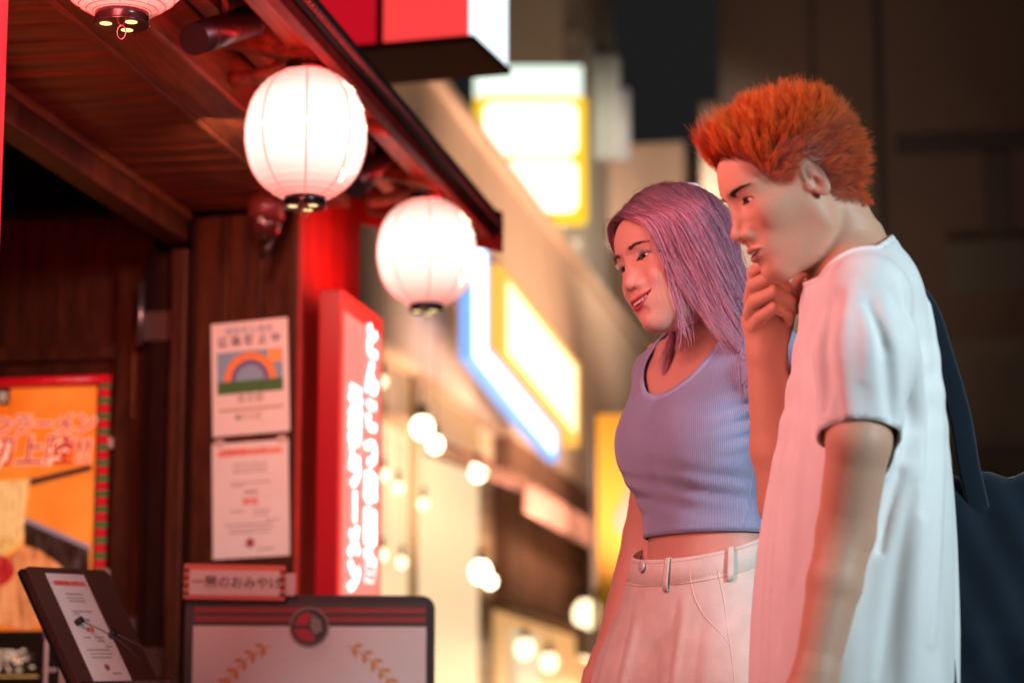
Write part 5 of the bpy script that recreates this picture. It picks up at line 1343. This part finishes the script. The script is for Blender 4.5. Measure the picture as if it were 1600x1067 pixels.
# long straight hair, parted in the middle, most of it swept behind the near shoulder
def hl(*a): return WH.wld(a)
W_G = [
 [hl(-.003, .083, .093), hl(-.022, .086, .085), P(1004, 346, 3.850), P(1030, 385, 3.850), P(1046, 436, 3.862), P(1057, 485, 3.870), P(1061, 525, 3.862), P(1052, 572, 3.835)],
 [hl(-.003, .082, .095), hl(-.028, .084, .087), P(1012, 346, 3.848), P(1037, 390, 3.852), P(1058, 434, 3.866), P(1082, 468, 3.874), P(1114, 510, 3.870), P(1150, 548, 3.880)],
 [hl(-.003, .080, .098), hl(-.032, .081, .090), P(1024, 344, 3.845), P(1050, 396, 3.852), P(1072, 444, 3.866), P(1100, 488, 3.872), P(1132, 528, 3.866), P(1168, 572, 3.890)],
 [hl(-.003, .074, .103), hl(-.036, .071, .096), P(1040, 340, 3.845), P(1070, 398, 3.850), P(1096, 450, 3.862), P(1124, 502, 3.868), P(1152, 544, 3.872), P(1186, 592, 3.920)],
 [hl(-.003, .058, .114), hl(-.040, .054, .108), P(1062, 335, 3.845), P(1094, 390, 3.850), P(1122, 446, 3.862), P(1152, 504, 3.880), P(1184, 552, 3.930), P(1212, 640, 4.060)],
 [hl(-.003, .030, .124), hl(-.042, .026, .116), P(1082, 328, 3.855), P(1112, 380, 3.865), P(1138, 436, 3.885), P(1168, 495, 3.930), P(1205, 555, 4.010), P(1222, 690, 4.100)],
 [hl(-.003, -.004, .128), hl(-.040, -.010, .120), P(1102, 322, 3.880), P(1132, 372, 3.895), P(1154, 430, 3.920), P(1182, 490, 3.970), P(1220, 560, 4.050), P(1222, 760, 4.130)],
 [hl(-.002, -.040, .122), hl(-.030, -.055, .112), P(1118, 330, 3.930), P(1146, 380, 3.950), P(1166, 435, 3.980), P(1192, 500, 4.020), P(1225, 590, 4.090), P(1215, 830, 4.150)],
 [hl(.000, -.070, .106), hl(.0, -.090, .085), hl(.0, -.108, .045), hl(.0, -.112, -.01), hl(.0, -.112, -.07), P(1180, 520, 4.06), P(1195, 620, 4.13), P(1190, 840, 4.16)],
 [hl(.002, -.040, .122), hl(.035, -.055, .110), hl(.066, -.060, .06), hl(.074, -.064, .0), hl(.070, -.075, -.06), P(1135, 520, 4.10), P(1150, 640, 4.16), P(1160, 820, 4.17)],
 [hl(.002, .010, .127), hl(.045, .0, .110), hl(.076, -.006, .06), hl(.084, -.006, .0), hl(.080, -.010, -.06), P(1092, 530, 4.09), P(1100, 620, 4.16), P(1120, 760, 4.18)],
 [hl(.003, .050, .116), hl(.045, .036, .102), hl(.074, .014, .06), hl(.080, .006, .0), hl(.074, .004, -.06), P(1066, 525, 4.04), P(1052, 565, 4.01), P(1044, 600, 4.00)],
 [hl(.003, .080, .098), hl(.034, .070, .092), hl(.066, .036, .06), hl(.076, .014, .0), hl(.070, .012, -.06), P(1054, 520, 4.01), P(1044, 560, 3.98), P(1036, 590, 3.97)],
 [hl(.003, .083, .093), hl(.024, .080, .089), hl(.056, .052, .066), hl(.072, .022, .005), hl(.068, .018, -.06), P(1050, 515, 4.00), P(1042, 548, 3.97), P(1038, 575, 3.96)]]
NP = 26
W_GR = np.array([spl(g, NP) for g in W_G])
def w_strands(n, u0, u1, jit, lift, wave, seed, dens=None, trimr=(.74, 1.0)):
    rg = np.random.default_rng(seed)
    u = rg.uniform(u0, u1, n) if dens is None else np.interp(rg.random(n), np.linspace(0, 1, len(dens)), dens)
    ncl = max(6, int(n / 14)); cu = rg.uniform(u0, u1, ncl)
    near = np.abs(u[:, None] - cu[None]).argmin(1); uc = cu[near]
    i = np.clip(u.astype(int), 0, len(W_G) - 2); f = (u - i)[:, None, None]
    C = W_GR[i] * (1 - f) + W_GR[i + 1] * f
    ic = np.clip(uc.astype(int), 0, len(W_G) - 2); fc = (uc - ic)[:, None, None]
    CC = W_GR[ic] * (1 - fc) + W_GR[ic + 1] * fc
    t = np.linspace(0, 1, NP)[None, :, None]
    C = C * (1 - .55 * t) + CC * (.55 * t)
    L = rg.uniform(*trimr, n); tt = np.linspace(0, 1, NP)
    C = np.stack([np.stack([np.interp(tt * l, tt, c[:, k]) for k in range(3)], 1) for c, l in zip(C, L)])
    ph = rg.random((n, 3)) * 6.28; fr = rg.uniform(1.0, 2.6, (n, 3))
    C = C + wave * np.sin(t * 6.28 * fr[:, None, :] + ph[:, None, :]) * t ** 1.2
    C = C + rg.normal(0, 1, (n, 1, 3)) * jit * (.15 + t)
    # keep the strands outside the head and neck
    mg = lift[0] + (lift[1] - lift[0]) * rg.random(n)[:, None]
    for _ in range(3):
        V = C.reshape(-1, 3).astype(np.float32); d = w_cover(V)
        tar = (mg * np.minimum(1, .25 + tt[None] * 6)).ravel()
        bad = d < tar
        if bad.any():
            g = grad(w_cover, V[bad], .003); g /= np.maximum(_ln(g), 1e-6)[:, None]
            V[bad] += g * (tar[bad] - d[bad])[:, None]
        C = V.reshape(C.shape).astype(float)
    return C
def w_cover(p):
    q = WH.loc(p); a = np.stack([np.abs(q[..., 0]), q[..., 1], q[..., 2]], -1)
    d = s_ell(q, (0, -.008, .042), (.0755, .096, .084)); d = su(d, s_ell(q, (0, .014, .050), (.064, .079, .060)), .03)
    d = su(d, s_ell(q, (0, .026, -.022), (.060, .062, .080)), .035) * WH.s
    d = np.minimum(d, s_cone(p, w_neck1, w_neck0, .056, .050))
    return d
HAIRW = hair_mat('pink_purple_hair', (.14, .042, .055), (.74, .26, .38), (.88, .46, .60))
c1 = w_strands(7000, 0, 13, .0016, (.004, .016), .0022, 3, dens=[1.0, 1.5, 2.2, 2.9, 3.6, 4.3, 5, 5.8, 6.6, 7.4, 8.4, 9.6, 11, 12, 13])
c2 = w_strands(1100, 1.2, 7.6, .0040, (.012, .022), .006, 5)
c3 = w_strands(130, 0, 13, .0080, (.014, .026), .010, 8, trimr=(.6, 1.0))
c4 = w_strands(120, 0, .30, .0034, (.008, .014), .004, 12, trimr=(.66, .92))
c5 = w_strands(420, 11.6, 13, .0022, (.006, .014), .006, 14)
rad = np.concatenate([RNG.uniform(.00024, .00046, len(c1) + len(c2)), np.full(len(c3), .00018), RNG.uniform(.0003, .0005, len(c4) + len(c5))])
hw_ = strands('hair', np.vstack([c1, c2, c3, c4, c5]), rad, rad * .45, HAIRW, None); adopt(hw_, woman)
# white hair clip at the back of the crown
Vc, Qc = uv_sphere((0, 0, 0), 1, 20, 10)
Vc = np.sign(Vc) * np.abs(Vc) ** .8 * np.array([.020, .009, .006])
clipm = mat('white_plastic', (.85, .85, .84), .3)
adopt(mesh_obj('hair_clip', Vc @ np.array(Vector(CU).to_track_quat('Z', 'Y').to_matrix()).T * np.array([1, 1, 1]) + P(1076, 291, 3.99), Qc, clipm, None, True), woman)
for o in list(COL.objects):
    if o.parent is None and o.type == 'MESH' and o.name.split('.')[0] in ('eye', 'teeth', 'eyelashes', 'eyebrow_hair'): adopt(o, woman)
# ---------------------------------------------------------------- the man
man = empty('person', (P(1350, 700, 3.35)[0], P(1350, 700, 3.35)[1], 0))
tag(man, 'person with spiky orange hair and loose white T-shirt, hand held to the chin', 'person', 'people looking at the shop front')
MH = Head(HM, 1245.0, 306.5, 3.35, 110.5, -24.8, -.7, .972)
MO, MT = frame(P(1350, 700, 3.35), 100)
def ml(p): return (p - MO) @ MT
def mw(q): return MO + np.asarray(q, float) @ MT.T.astype(float)
m_neck0 = MH.wld((0, -.042, -.046)); m_neck1 = P(1340, 425, 3.36)
m_shL, m_elL, m_wrL = P(1352, 468, 3.175), P(1322, 830, 3.12), P(1268, 1085, 3.06)
m_shR, m_elR, m_wrR = P(1338, 470, 3.53), P(1230, 788, 3.50), P(1197, 548, 3.475)
# raised hand: knuckles to the left, fingers folded against the chin (pixel, pixel, distance)
FING = [[(1180, 452, 3.462), (1178, 424, 3.440), (1194, 414, 3.425), (1213, 409, 3.415)],
        [(1174, 470, 3.455), (1177, 446, 3.428), (1201, 434, 3.405), (1228, 449, 3.420), (1236, 462, 3.438)],
        [(1173, 490, 3.455), (1180, 471, 3.428), (1211, 456, 3.402), (1234, 472, 3.420), (1238, 486, 3.440)],
        [(1178, 508, 3.455), (1190, 494, 3.432), (1211, 480, 3.410), (1230, 490, 3.425), (1233, 502, 3.442)]]
FRAD = [[.0115, .0098, .0092, .0084], [.0118, .0104, .0100, .0090, .0080], [.0118, .0102, .0096, .0088, .0078], [.0112, .0094, .0086, .0078, .0070]]
THUMB = [(1222, 505, 3.485), (1234, 475, 3.490), (1244, 450, 3.480), (1256, 430, 3.470)]
def m_rhand(p):
    c = P(1205, 470, 3.44); L = _ln(p - c.astype(np.float32)); out = L - .105; m = L < .12
    if m.any():
        q = p[m]
        e = chain(q, [m_wrR, P(1193, 505, 3.475)], [.0265, .027])
        e = su(e, s_cone(q, P(1193, 500, 3.472), P(1190, 462, 3.462), .028, .022), .02)
        e = su(e, s_cone(q, P(1208, 515, 3.475), P(1207, 475, 3.465), .025, .020), .02)
        for f, r in zip(FING, FRAD):
            e = su(e, chain(q, [P(*a) for a in f], r), .0035)
        e = su(e, chain(q, [P(*a) for a in THUMB], [.017, .0125, .0110, .0092]), .008)
        out[m] = e
    return out
def m_body(p):
    q = ml(p)
    d = loft(q, [-.55, -.40, -.20, 0, .14, .22, .265, .29], ([0] * 8, [.01, .01, .005, .005, .002, .005, .012, .02]),
             ([.15, .16, .145, .155, .165, .15, .10, .05], [.095, .10, .090, .090, .085, .068, .05, .035]), 2.2)
    d = su(d, s_cone(p, m_shL, m_shR, .045, .045), .06)
    d = su(d, s_cone(p, m_neck1, m_neck0, .054, .0455), .035)
    d = su(d, chain(p, [m_shL, P(1342, 690, 3.104), m_elL, P(1304, 910, 3.10), m_wrL], [.046, .0405, .0372, .0345, .0262], .010), .03)
    # muscle of the forearm and the point of the elbow
    d = su(d, chain(p, [m_shR, m_elR], [.050, .038], .03), .03)
    d = su(d, chain(p, [m_elR, P(1214, 700, 3.495), m_wrR], [.038, .038, .0275], .010), .02)
    d = su(d, m_rhand(p), .012)
    d = su(d, hand_sdf(p, m_wrL, m_wrL - m_elL, MT[:, 0], 1.05, -1), .02)
    for s in (-1, 1):
        hip = mw((s * .09, 0, -.36)); kn = mw((s * .095, .02, -.70)); kn[2] = .49; an = mw((s * .09, -.02, -1.)); an[2] = .08
        d = su(d, chain(p, [hip, kn, an], [.085, .058, .042], .04), .05)
        fw = MT[:, 1].astype(float); toe = an + fw * .17; toe[2] = .032; hl = an - fw * .04; hl[2] = .04
        d = su(d, s_cone(p, hl, toe, .038, .030), .03)
    return su(d, MH.sdf(p), .012)
m_cut = MH.wld((0, -.03, -.118)); m_hn = MH.R[:, 2]
m_lo, m_hi = MH.o - .16, MH.o + .155
h_lo, h_hi = P(1205, 478, 3.44) - .085, P(1205, 478, 3.44) + .085
h_lo = np.minimum(h_lo, m_elR - .055); h_hi = np.maximum(h_hi, np.array([m_elR[0] + .055, m_elR[1] + .055, 0]))
def in_hand(V):                            # inside the raised-hand box and left of the neck/jaw
    return np.minimum(np.minimum((V - h_lo).min(1), (h_hi - V).min(1)), 1)
a_lo = np.minimum(np.minimum(m_shL, m_elL), m_wrL) - .065; a_hi = np.maximum(np.maximum(m_shL, m_elL), m_wrL) + .065
a_lo[2] = m_wrL[2] - .03; a_hi[2] = P(1345, 600, 3.12)[2]
def in_arm(V): return np.minimum(np.minimum((V - a_lo).min(1), (a_hi - V).min(1)), 1)
m_col = ((.62, .345, .235), (.40, .17, .15), (.030, .016, .012), (.62, .25, .19))
bm_ = mw((0, 0, 0))
mb = build_body('body', m_body, [
    (m_lo, m_hi, .0018, above(m_cut, m_hn)),
    (h_lo - .006, h_hi + .006, .0022, lambda V: np.minimum(in_hand(V), -above(m_cut, m_hn)(V))),
    (a_lo - .007, a_hi + .007, .0032, in_arm),
    ((bm_[0] - .36, bm_[1] - .36, -.01), (bm_[0] + .36, bm_[1] + .40, m_cut[2] + .07), .0056, lambda V: np.minimum(np.minimum(-in_hand(V), -in_arm(V)) + .003, -above(m_cut, m_hn)(V)))], SKIN, None, MH, m_col)
adopt(mb, man)
eyes(MH, None, (.05, .93, -.22)); teeth(MH, None, -.0480, .0050, 4, .0038, .008)
lashes(MH, None, M_LASH_D, .0045, 26); brow_hairs(MH, None, mat('brow_dark', (.02, .012, .01), .6), 220)
# loose white T-shirt
TSH = fabric_mat('white_jersey', (.80, .79, .78), 1400, .9, .22, .15, .02)
def zz(y): return float(ml(P(1350, y, 3.35).astype(np.float32))[2])
_ys = [1400, 1200, 1067, 950, 850, 760, 700, 620, 560, 500, 450, 415, 390]
_l = [1165, 1166, 1170, 1178, 1189, 1204, 1216, 1232, 1243, 1254, 1268, 1300, 1330]
_r = [1466, 1470, 1473, 1477, 1479, 1478, 1474, 1468, 1460, 1447, 1430, 1410, 1390]
_hw = [.205, .205, .205, .203, .200, .198, .196, .194, .190, .184, .168, .125, .07]
PXM = 3.35 / F
_zs = [zz(y) for y in _ys]; _cy = [(1350 - (a + b) / 2) * PXM for a, b in zip(_l, _r)]; _ay = [(b - a) / 2 * PXM for a, b in zip(_l, _r)]
sl_end = P(1342, 700, 3.115)
def m_shirt0(p):
    q = ml(p); z = q[..., 2]
    d = loft(q, _zs, ([-.005] * 13, _cy), (_hw, _ay), 2.15)
    d = su(d, s_cone(p, m_shL + np.array((0, 0, .004)), P(1345, 445, 3.40), .052, .056), .05)
    d = su(d, s_cone(p, m_shR, P(1345, 445, 3.30), .052, .056), .05)
    a = np.arctan2(q[..., 0], q[..., 1]); x = q[..., 0]; y = q[..., 1]
    low = np.clip((.10 - z) / .35, 0, 1)
    # long soft folds hanging from the shoulder blade and the chest
    dr = (.0050 * np.sin(a * 6.0 + 1.2 + z * 1.5) + .0032 * np.sin(a * 11 + 2.0 - z * 3)) * low
    dr = dr + .0045 * np.exp(-((y + .060 + .10 * z) / .016) ** 2) * np.clip(-x / .08, 0, 1) * np.clip((.18 - z) / .25, 0, 1)
    dr = dr - .0050 * np.exp(-((y + .030 + .16 * z) / .016) ** 2) * np.clip(-x / .08, 0, 1) * np.clip((.14 - z) / .2, 0, 1)
    # creases fanning from the armpit, and slack over the shoulder blade
    ar = ((y - .01) * .5 + z * 1.0); dr = dr + .0018 * np.clip((y + .125) / .04, 0, 1) * np.sin(ar * 2 * np.pi / .050) * np.exp(-(((y + .075) / .05) ** 2 + ((z - .06) / .09) ** 2)) * np.clip(-x / .06, 0, 1)
    dr = dr + .0026 * np.sin((y * 1.0 - z * .55) * 2 * np.pi / .042) * np.exp(-(((y - .075) / .045) ** 2 + ((z - .05) / .12) ** 2))
    d = d - dr
    # near sleeve (and the far one)
    sl = chain(p, [m_shL, P(1352, 560, 3.135), sl_end], [.052, .058, .0525], .03)
    rel = p - sl_end.astype(np.float32); sa = np.arctan2(rel @ CR.astype(np.float32), rel @ (-CW).astype(np.float32))
    t = np.clip((m_shL[2] - p[..., 2]) / .2, 0, 1)
    sl = sl - t * (.0024 * np.sin(sa * 3 + .8) + .0008 * np.sin(sa * 7 + p[..., 2] * 20))
    d = su(d, sl, .022)
    d = su(d, chain(p, [m_shR, m_shR + (m_elR - m_shR) * .62], [.055, .062], .03), .03)
    return d
FOLDS = [([(1400, 455), (1428, 540), (1440, 640), (1428, 740)], .0105), ([(1452, 480), (1464, 600), (1466, 720), (1460, 860), (1452, 1000)], .0100), ([(1332, 452), (1322, 520), (1324, 600), (1330, 640)], .0085),
         ([(1380, 470), (1398, 560), (1402, 640), (1394, 700)], .0090), ([(1272, 480), (1262, 560), (1264, 650), (1248, 760), (1238, 900)], .0105), ([(1418, 730), (1392, 830), (1372, 950), (1360, 1060)], .0065), ([(1444, 770), (1430, 880), (1418, 1000), (1412, 1080)], .0075),
         ([(1212, 800), (1205, 900), (1200, 1000), (1196, 1080)], .0090), ([(1345, 470), (1360, 520), (1352, 590)], .0070)]
GROOV = [([(1415, 480), (1442, 590), (1452, 690), (1444, 800)], .0050), ([(1300, 480), (1292, 560), (1292, 640)], .0065), ([(1404, 740), (1386, 800), (1374, 860)], .0030), ([(1356, 480), (1382, 560), (1388, 650)], .0055), ([(1224, 760), (1220, 880), (1216, 1010)], .0070)]
def _fl(F_):
    out = []
    for pix, r in F_:
        h = spl(ray_hit(m_shirt0, pix, 2.9, 3.7, 200), 9); g = grad(m_shirt0, h, .004); g /= np.maximum(_ln(g), 1e-6)[:, None]; out.append((h, g, r))
    return out
_RF = [(h - g * r * .62, np.full(9, r) * np.array([.5, .8, 1, 1, 1, 1, 1, .8, .5])) for h, g, r in _fl(FOLDS)]
_GF = [(h + g * r * .62, np.full(9, r) * np.array([.4, .8, 1, 1, 1, 1, 1, .8, .4])) for h, g, r in _fl(GROOV)]
_FC = P(1345, 760, 3.2)
def m_shirt(p):
    d = m_shirt0(p); near = np.abs(d) < .035
    if near.any():
        q = p[near]; e = d[near]
        for c_, r_ in _RF: e = su(e, chain(q, c_[::2], r_[::2]), .016)
        for c_, r_ in _GF: e = ss(e, chain(q, c_[::2], r_[::2]), .014)
        d = d.copy(); d[near] = e
    return d
_ax = (sl_end - m_shL) / np.linalg.norm(sl_end - m_shL)
_hn2 = _ax - .20 * CW; _hn2 /= np.linalg.norm(_hn2)
def sleeveL(V):
    pt = P(1342, 682, 3.115); rel = V - pt
    tube = _ln((V - m_shL) - np.outer((V - m_shL) @ _ax, _ax)) < .075
    q = ml(V.astype(np.float32)); outer = (loft(q, _zs, ([-.005] * 13, _cy), (_hw, _ay), 2.15) > .012) & (q[:, 0] < 0)
    return np.where(tube & outer, (V - pt) @ _hn2, -1.)
_axr = (m_elR - m_shR) / np.linalg.norm(m_elR - m_shR)
def sleeveR(V):
    tube = _ln((V - m_shR) - np.outer((V - m_shR) @ _axr, _axr)) < .085
    q = ml(V.astype(np.float32)); out = (loft(q, _zs, ([-.005] * 13, _cy), (_hw, _ay), 2.15) > .012) & (q[:, 0] > 0)
    return np.where(tube & out, (V - m_shR) @ _axr - np.linalg.norm(m_elR - m_shR) * .58, -1.)
_nax = (m_neck0 - m_neck1) / np.linalg.norm(m_neck0 - m_neck1)
_nc = P(1322, 412, 3.36); _nn = (P(1262, 440, 3.36) - P(1372, 381, 3.36)); 
_nd = np.cross(_nn / np.linalg.norm(_nn), CW); _nd = _nd if _nd[2] > 0 else -_nd; _nd /= np.linalg.norm(_nd)
def m_neck(V):
    pt = P(1372, 384, 3.36)
    return np.where(_ln(V - _nc) < .13, (V - pt) @ _nd, -1.)
shirt, sv, sq = cloth('t_shirt', m_shirt, (bm_[0] - .30, bm_[1] - .32, .68), (bm_[0] + .34, bm_[1] + .34, bm_[2] + .33), .0048,
                      [m_neck, sleeveL, sleeveR, lambda V: .70 - V[:, 2]], TSH, None)
adopt(shirt, man)
for L in loops_of(sv, sq):
    if len(L) < 24: continue
    p = sv[L]
    for _ in range(6): p = (np.roll(p, 1, 0) + 2 * p + np.roll(p, -1, 0)) / 4
    m = p.mean(0); nm = 'collar' if m[2] > 1.3 else 'sleeve_hem' if m[2] > 1.0 else 'hem'
    r = (.0030, .0060) if nm == 'collar' else .0018
    adopt(tube_path(nm, p, r, TSH, None, 8, True, _nd if nm == 'collar' else (0, 0, 1)), man)
# sewn seams: shoulder line and armhole
def sseam(name, pix, r=.0014):
    p = ray_hit(m_shirt, pix, 2.8, 3.9); p = wrap(m_shirt, spl(p, 40), .0004)
    adopt(tube_path(name, p, (r, r * .6), TSH, None, 6), man)
sseam('shoulder_seam', [(1362, 386), (1335, 405), (1318, 425), (1310, 448)])
sseam('armhole_seam', [(1310, 448), (1316, 480), (1330, 505)])
# dark trousers and shoes
DT = fabric_mat('dark_trousers', (.03, .03, .035), 900, .9)
def m_trou(p):
    q = ml(p); d = loft(q, [-.52, -.42, -.30, -.18], ([0] * 4, [.005] * 4), ([.175, .178, .170, .155], [.120, .120, .115, .105]), 2.3)
    for s in (-1, 1): d = su(d, s_cone(q, (s * .092, .0, -.44), (s * .10, -.01, -float(MO[2]) + .05), .095, .085), .04)
    return d
dt, _, _ = cloth('trousers', m_trou, (bm_[0] - .26, bm_[1] - .26, .03), (bm_[0] + .26, bm_[1] + .26, bm_[2] - .12), .009, [lambda V: .05 - V[:, 2], lambda V: V[:, 2] - (bm_[2] - .20)], DT, None)
adopt(dt, man)
for s in (-1, 1):
    an = mw((s * .09, -.02, -1.)); fw2 = MT[:, 1].astype(float)
    def fs(p, an=an):
        d = s_cone(p, np.array((an[0], an[1], .04)) - fw2 * .045, np.array((an[0], an[1], .036)) + fw2 * .18, .046, .040)
        return np.maximum(d, .004 - p[..., 2])
    V, Q = polygonise(fs, (an[0] - .27, an[1] - .27, -.01), (an[0] + .27, an[1] + .27, .13), .007)
    adopt(mesh_obj('shoe', V, Q, SHO, None, True), man)
# navy tote bag hanging behind his back
BAG = fabric_mat('navy_canvas', (.002, .009, .019), 700, .85, .4, .3, .15)
bag = empty('tote_bag', tuple(P(1570, 900, 3.62))); tag(bag, 'dark navy canvas tote bag hanging behind the back of the person in the white T-shirt', 'bag')
BT = rotm(R(100), 0, 0)
BO = P(1575, 950, 3.62)
def bagf(p):
    q = (p - BO.astype(np.float32)) @ BT.astype(np.float32)          # x away from camera, y forward (left), z up
    zt = .205
    th = .018 + .050 * np.clip((zt - q[..., 2]) / .25, 0, 1)
    w = .125 + .03 * np.clip((zt - q[..., 2]) / .3, 0, 1)
    d = np.maximum(np.abs(q[..., 1] + .02) - w, np.abs(q[..., 2]) - zt) * .9
    e = np.abs(q[..., 0]) - th
    k = np.sqrt(np.maximum(d + .03, 0) ** 2 + np.maximum(e + .03, 0) ** 2) + np.minimum(np.maximum(d + .03, e + .03), 0) - .03
    f = .007 * np.sin((q[..., 1] * 1.0 + q[..., 2] * .55) * 46) * np.clip((zt - q[..., 2]) / .2, 0, 1) + .004 * np.sin((q[..., 1] - q[..., 2] * .4) * 90)
    return (k - f) * .8
bv, bq = polygonise(bagf, BO - .30, BO + .30, .006)
adopt(mesh_obj('bag_body', bv, bq, BAG, None, True), bag)
for off in (0, .035):
    pts = [m_shR + np.array((.0, .02, .062)) + CR * .02, P(1440, 470, 3.60 + off), P(1474, 560, 3.60 + off), P(1500, 650, 3.61 + off), P(1514, 730, 3.61 + off), P(1530, 800, 3.62 + off * .5), P(1548, 900, 3.62)]
    adopt(tube_path('strap', spl(pts, 30), (.017, .002), BAG, None, 8, False, CW), bag)

# short spiky orange hair
def m_roots(n, seed):
    rg = np.random.default_rng(seed)
    v = rg.normal(0, 1, (n * 2, 3)); v /= _ln(v)[:, None]
    p = (np.array([0, -.010, .030]) + v * .115)
    f = lambda q: head_sdf(q.astype(np.float32), HM)
    def fs(q):
        d = s_ell(q, (0, -.008, .042), (.0755, .096, .084)); d = su(d, s_ell(q, (0, .014, .050), (.064, .079, .060)), .03)
        d = su(d, s_ell(q, (0, .026, -.022), (.0605, .062, .080)), .035)
        return su(d, s_cone(q, (0, -.042, -.046), (0, -.07, -.12), .0455, .052), .02)
    for _ in range(8):
        g = grad(fs, p, .002); d = fs(p.astype(np.float32)); p = p - (d / np.maximum((g * g).sum(1), .2))[:, None] * g
    nrm = grad(fs, p, .002); nrm /= _ln(nrm)[:, None]
    hline = np.interp(p[:, 1], [-.12, -.071, -.03, -.016, -.006, .006, .023, .045, .054, .062, .082, .1], [-.050, -.052, -.030, .0, .034, .034, .012, .022, .036, .062, .084, .10])
    ok = p[:, 2] > hline + rg.normal(0, .003, len(p))
    m_roots.gap = (p[:, 2] - hline)[ok][:n]
    return p[ok][:n], nrm[ok][:n]
def m_flow(p):                            # where hair at this root points, head frame
    y, z = p[:, 1], p[:, 2]; ax = np.abs(p[:, 0])
    top = np.clip((z - .055) / .04, 0, 1); front = np.clip((y - .035) / .045, 0, 1); back = np.clip((-y - .02) / .06, 0, 1); low = np.clip((.0 - z) / .05, 0, 1)
    D = np.zeros_like(p)
    D[:, 0] = np.sign(p[:, 0]) * (.35 * (1 - top))
    D[:, 1] = -1.0 + .62 * top + .55 * front - .10 * back
    D[:, 2] = .15 + 1.0 * top + 1.1 * front - .65 * back * (1 - top) - 1.3 * low
    D = D * (1 - front[:, None]) + front[:, None] * np.array([0, .12, 1.25])
    return D, top, front, back, low
def m_hair(n, seed, ncl, spread, Lmul=1.0, cl=.72):
    rg = np.random.default_rng(seed)
    p, nr = m_roots(n, seed); n = len(p)
    D, top, front, back, low = m_flow(p)
    D = D / _ln(D)[:, None]
    lift = .42 + .16 * top - .34 * front - .22 * low
    L = (.025 + .011 * top + .016 * front - .006 * low) * rg.uniform(.78, 1.15, n) * Lmul
    gap = m_roots.gap; L = L * np.where(p[:, 1] < .055, np.clip(.30 + gap / .030, .30, 1), 1)
    nape = (p[:, 2] < -.015) & (p[:, 1] < -.03); L[nape] *= .60
    side = (np.abs(p[:, 0]) > .05) & (p[:, 2] < .045) & (p[:, 1] > -.01); L[side] *= .82
    def tip(p, nr, D, L, lift): 
        d = D * (1 - lift)[:, None] + nr * lift[:, None]; d /= _ln(d)[:, None]; return d
    ci = rg.integers(0, n, ncl); near = ((p[:, None, :] - p[ci][None]) ** 2).sum(-1).argmin(1); c = ci[near]
    d0 = tip(p, nr, D, L, lift); jd = rg.normal(0, spread, (ncl, 3)); jd2 = rg.normal(0, spread * .35, (n, 3))
    dc = d0[c] + jd[near]; Lc = L[c] * rg.uniform(.8, 1.25, ncl)[near]
    tipc = p[c] + dc / _ln(dc)[:, None] * Lc[:, None]
    d1 = d0 + jd[near] + jd2; tips = p + d1 / _ln(d1)[:, None] * L[:, None]
    k = cl * rg.uniform(.6, 1.1, n)[:, None]; tips = tips * (1 - k) + tipc * k
    m = 8; t = np.linspace(0, 1, m)[None, :, None]
    mid = p + nr * (L * .42)[:, None] + D * (L * .12)[:, None]
    C = (1 - t) ** 2 * p[:, None] + 2 * t * (1 - t) * mid[:, None] + t ** 2 * tips[:, None]
    bend = rg.normal(0, .0022, (n, 1, 3)); C = C + bend * t ** 2
    return MH.wld(C.reshape(-1, 3)).reshape(C.shape)
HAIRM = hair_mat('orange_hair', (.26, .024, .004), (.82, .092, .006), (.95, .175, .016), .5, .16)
a1 = m_hair(14000, 21, 700, .17, 1.10, .58); a2 = m_hair(1600, 22, 260, .26, 1.25, .45); a3 = m_hair(160, 23, 100, .5, 1.35, .1)
rad = np.concatenate([RNG.uniform(.00019, .00036, len(a1)), RNG.uniform(.0002, .00036, len(a2)), np.full(len(a3), .00022)])
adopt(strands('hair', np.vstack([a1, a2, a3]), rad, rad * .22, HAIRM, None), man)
for o in list(COL.objects):
    if o.parent is None and o.type == 'MESH' and o.name.split('.')[0] in ('eye', 'teeth', 'eyelashes', 'eyebrow_hair'): adopt(o, man)
